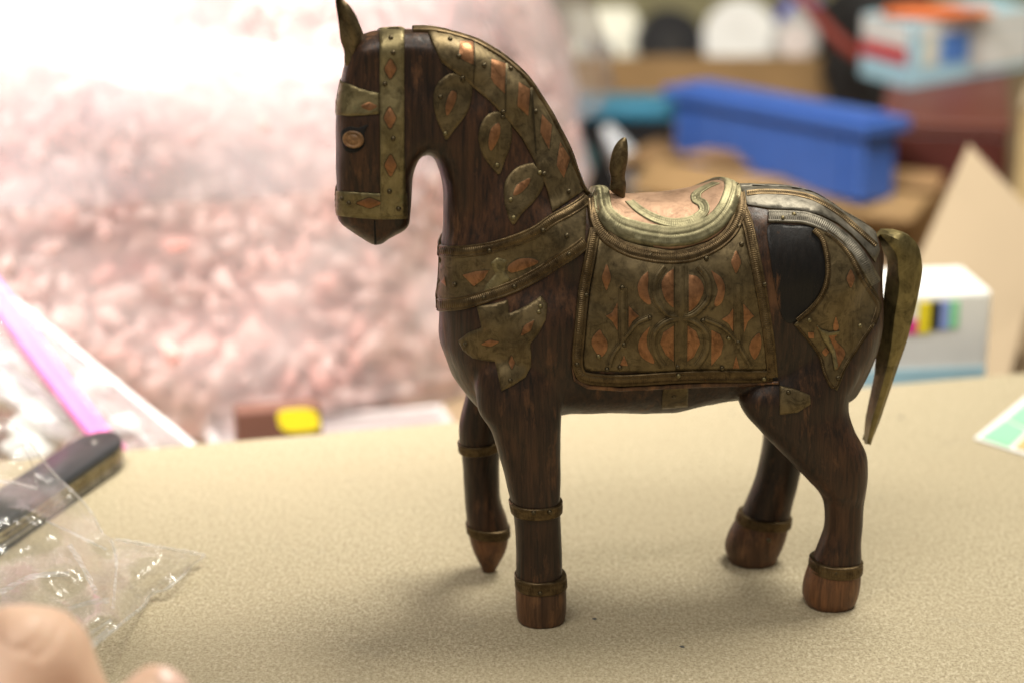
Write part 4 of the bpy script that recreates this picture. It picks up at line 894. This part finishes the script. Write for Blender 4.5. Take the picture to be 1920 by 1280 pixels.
# ------------------------------------------------------------------ pocket knife
a = at_z(200, 866, 0); b = at_z(-85, 1062, 0); kx = (b - a).normalized(); ky = Vector((-kx.y, kx.x, 0)); KL = (b - a).length
kn = thing('pocket_knife', 'black handled folding pocket knife lying on the table under the clear bag', 'knife', a, math.atan2(kx.y, kx.x))
def stadium(l0, l1, w, z0, z1_, n=14, round_=.0):
    P = []
    for k in range(n + 1): t = math.pi / 2 + math.pi * k / n; P.append((l0 + w + w * 1.5 * math.cos(t) * 1, w * math.sin(t)))
    for k in range(n + 1): t = -math.pi / 2 + math.pi * k / n; P.append((l1 - w + w * math.cos(t), w * math.sin(t)))
    secs = [[(x * 1, y * f, z) for x, y in P] for f, z in (((1 - round_ * .3), z0), (1, z0 + (z1_ - z0) * .25), (1, z0 + (z1_ - z0) * .7), (1 - round_, z1_))]
    return loft(secs)
M_KB = plain('knife_scale', (.022, .024, .028), .38, .2, 200); M_KS = metal('knife_steel', (.35, .33, .30), (.62, .60, .55), .28, .95); M_KG = metal('knife_brass_liner', (.36, .30, .18), (.62, .55, .36), .3, .9)
for z0, z1_, w, m_, nm, rd in ((.0002, .0034, .0140, M_KB, 'scale', 0), (.0035, .0047, .0147, M_KS, 'liner', 0), (.0048, .0068, .0125, M_BLACK, 'blade_slot', 0), (.0069, .0081, .0147, M_KG, 'liner', 0), (.0082, .0102, .0128, M_KS, 'blade', 0), (.0103, .0115, .0147, M_KG, 'liner', 0), (.0116, .0165, .0143, M_KB, 'scale', .14)):
    mesh_obj(nm, *stadium(0, KL, w, z0, z1_, round_=rd), m_, kn)
for xx in (.012, KL - .014):
    o = mesh_obj('rivet', *loft([[(xx + r * math.cos(k * .5236), r * math.sin(k * .5236), z) for k in range(12)] for r, z in ((.0018, .0160), (.0018, .0168), (.0012, .0171))]), M_KS, kn)

# ------------------------------------------------------------------ clear bag on the table, held by the hand
fb = thing('clear_bag', 'crinkled clear plastic bag draped over the pocket knife and held by the hand', 'bag')
BP_ = [(-60, 735), (5, 782), (45, 812), (95, 880), (160, 945), (192, 998), (215, 1010), (300, 1024), (385, 1040), (330, 1092), (250, 1158), (200, 1196), (150, 1237), (137, 1200), (60, 1230), (-60, 1240)]
BYC = [(-60, 735, 1.06), (5, 782, 1.05), (95, 880, 1.035), (160, 945, 1.02), (215, 1010, .985), (385, 1040, .992), (300, 1100, .955), (200, 1190, .84), (150, 1237, .77), (60, 1200, .75), (-60, 1240, .73), (-60, 1000, .96), (60, 1000, .965), (120, 1100, .92)]
bq = np.array([c[:2] for c in BYC], float); by = np.array([c[2] for c in BYC])
def bag_Y(q):
    w = 1 / (((bq - np.array(q)) ** 2).sum(1) + 300) ** 1.5; return (w * by).sum() / w.sum()
V = []; Fc = []
for layer in range(2):
    Q, tris = fill(linres(BP_, 9), 11, .6); dd_ = dist_poly(Q, BP_); o0 = len(V)
    for q, d in zip(Q, dd_):
        f = min(1, d / 25); sx, sy = q[0] / 150, q[1] / 150
        cr_ = (abs(noise.noise(Vector((sx, sy, layer * 9.1)))) * 1.6 + abs(noise.noise(Vector((sx * 2.3 + sy, sy * 2.1, layer * 5 + 3)))) * .8 - .5) * .010
        p = at_y(q[0], q[1], bag_Y(q) - cr_ * f - layer * .012 * f); p.z = max(p.z, .0008 + .001 * layer); V.append(tuple(p))
    Fc += [tuple(i + o0 for i in t) for t in tris]
M_CF = film('clear_film', (.85, .85, .84), .16, .12, 40, .5, .85, .15)
mesh_obj('film', V, Fc, M_CF, fb, True)
M_FOLD_GLINT = film('fold_glint_film', (.92, .92, .90), .70, .10, 60, .35, .75, .6)  # whiter film for strips that paint highlights along folds and edges
def fold(pts, w, lift=.0012, nm='fold'):
    P = catmull(pts, 4); V = []; Fc = []
    for i, q in enumerate(P):
        t = P[min(i + 1, len(P) - 1)] - P[max(i - 1, 0)]; t = t / (np.linalg.norm(t) + 1e-9); n_ = np.array((-t[1], t[0])); ww = w * (.6 + .6 * abs(noise.noise(Vector((i * .21, pts[0][0], 0)))))
        for j, (k, l) in enumerate(((-1, 0), (-.3, 1), (.3, .8), (1, 0))):
            r = q + n_ * k * ww / 2; p = at_y(r[0], r[1], bag_Y(r) - .004 - lift * l); p.z = max(p.z, .003 + lift * l); V.append(tuple(p))
        if i:
            for j in range(3): b_ = i * 4 + j; Fc.append((b_ - 4, b_ - 3, b_ + 1, b_))
    mesh_obj(nm, V, Fc, M_FOLD_GLINT, fb, False)
fold([(5, 782), (45, 812), (95, 880), (160, 945), (192, 998)], 7); fold([(215, 1010), (300, 1024), (385, 1040)], 9, .0025, 'seam'); fold([(385, 1040), (330, 1090), (250, 1150), (150, 1232)], 11, .0025, 'seam')
fold([(208, 1010), (218, 1050), (212, 1140)], 9); fold([(130, 1020), (155, 1060), (180, 1110)], 14); fold([(-10, 900), (30, 905), (70, 915)], 10); fold([(0, 1110), (60, 1080), (130, 1075)], 14); fold([(40, 830), (60, 870), (68, 905)], 5); fold([(85, 975), (140, 1000), (200, 1030)], 9); fold([(150, 1225), (205, 1180)], 16, .003); fold([(150, 1200), (210, 1160)], 8, .002); fold([(128, 1140), (170, 1128), (205, 1125)], 14)

# ------------------------------------------------------------------ hand
M_SKIN, nt, bs, _ = newmat('skin')
n1 = ntex(nt, coords(nt), 45, 4, .6); n2 = ntex(nt, coords(nt), 900, 3, .6)
nt.links.new(ramp(nt, n1, [(.3, (.60, .37, .26)), (.7, (.74, .51, .37))]), bs.inputs['Base Color']); bs.inputs['Roughness'].default_value = .48
bs.inputs['Subsurface Weight'].default_value = .12; bs.inputs['Subsurface Radius'].default_value = (.008, .003, .0015); bs.inputs['Subsurface Scale'].default_value = .6
bump(nt, bs, n2, .25, .0006)
hd = thing('person', 'bare hand reaching in at the bottom left corner, pinching the clear bag', 'person')
J = {}; E = []
def jt(nm, px, py, Y, r, par=None): J[nm] = (at_y(px, py, Y), r / 1000, par)
jt('palm', -130, 1420, .655, 25); jt('wrist', -330, 1640, .58, 26, 'palm'); jt('arm', -640, 2050, .46, 34, 'wrist')
jt('i0', 14, 1290, .69, 22, 'palm'); jt('i1', 80, 1122, .703, 17, 'i0'); jt('i2', 150, 1310, .700, 14, 'i0'); jt('i3', 215, 1430, .69, 11, 'i2')
jt('m1', -150, 1240, .71, 14, 'palm'); jt('m2', -90, 1350, .70, 10.5, 'm1'); jt('m3', -30, 1470, .66, 9, 'm2')
jt('r1', -260, 1280, .70, 13, 'palm'); jt('r2', -210, 1390, .67, 10, 'r1'); jt('r3', -160, 1500, .64, 8.5, 'r2')
jt('p1', -360, 1360, .68, 11.5, 'palm'); jt('p2', -330, 1450, .65, 9, 'p1'); jt('p3', -290, 1540, .63, 7.5, 'p2')
jt('t1', -20, 1560, .61, 15, 'palm'); jt('t2', 110, 1470, .635, 13, 't1'); jt('t3', 215, 1380, .655, 12, 't2'); jt('t4', 302, 1296, .675, 12.5, 't3'); jt('t5', 326, 1252, .680, 10, 't4')
names = list(J); me = bpy.data.meshes.new('hand'); me.from_pydata([tuple(J[k][0]) for k in names], [(names.index(k), names.index(J[k][2])) for k in names if J[k][2]], [])
ho = bpy.data.objects.new('hand', me); C.objects.link(ho)
sm = ho.modifiers.new('skin', 'SKIN'); sm.use_smooth_shade = True; ss = ho.modifiers.new('sub', 'SUBSURF'); ss.levels = 2; ss.render_levels = 2; rm_ = ho.modifiers.new('remesh', 'REMESH'); rm_.mode = 'VOXEL'; rm_.voxel_size = .0013; sm2 = ho.modifiers.new('smooth', 'SMOOTH'); sm2.factor = .5; sm2.iterations = 45
for i, k in enumerate(names): me.skin_vertices[0].data[i].radius = (J[k][1],) * 2; me.skin_vertices[0].data[i].use_root = (k == 'palm')
dg = bpy.context.evaluated_depsgraph_get(); me2 = bpy.data.meshes.new_from_object(ho.evaluated_get(dg)); bpy.data.objects.remove(ho)
kc = J['i1'][0]
for v in me2.vertices:                                              # creases across the bent knuckle
    q = v.co - kc; r_ = math.hypot(q.x + .004, q.z)
    if q.length < .028 and q.y < .004:
        for rr in (.0085, .0115, .0140): v.co.y += .0014 * math.exp(-((r_ - rr - .0008 * noise.noise(Vector((q.x * 300, q.z * 300, rr * 900)))) / .0014) ** 2)
me2.materials.clear(); me2.materials.append(M_SKIN); me2.polygons.foreach_set('use_smooth', [True] * len(me2.polygons))
ho = bpy.data.objects.new('hand', me2); C.objects.link(ho); ho.parent = hd
HB = BVHTree.FromPolygons([tuple(v.co) for v in me2.vertices], [tuple(p.vertices) for p in me2.polygons])
# thumb nail pressed into the skin surface
NP = catmull([(296, 1262), (312, 1246), (332, 1241), (350, 1254), (356, 1276), (346, 1300), (322, 1296)], 2, True)
Q, tris = fill(NP, 4, .5); V = []
for q in Q:
    h, n, i, t = HB.ray_cast(CAM, ray(*q).normalized())
    if h is None: h, n, i, t = HB.find_nearest(at_y(q[0], q[1], .675))
    V.append(tuple(h + n * .0007))
m = len(V); V += [tuple(Vector(v) - Vector((0, 0, .0012))) for v in V]
mesh_obj('thumb_nail', V, list(tris) + [tuple(i + m for i in t[::-1]) for t in tris], plain('nail_skin', (.80, .55, .46), .3, .05), hd)

for o in C.objects:                                                # repeats of one kind share a group
    k = o.name.split('.')[0]
    g = {'tape_roll': 'rolls among the clutter on the back bench', 'paper_roll': 'rolls among the clutter on the back bench', 'dirt_speck': 'specks of dirt on the tabletop', 'cardboard_box': 'cardboard boxes on the back bench'}.get(k)
    if g and o.parent is None: o['group'] = g
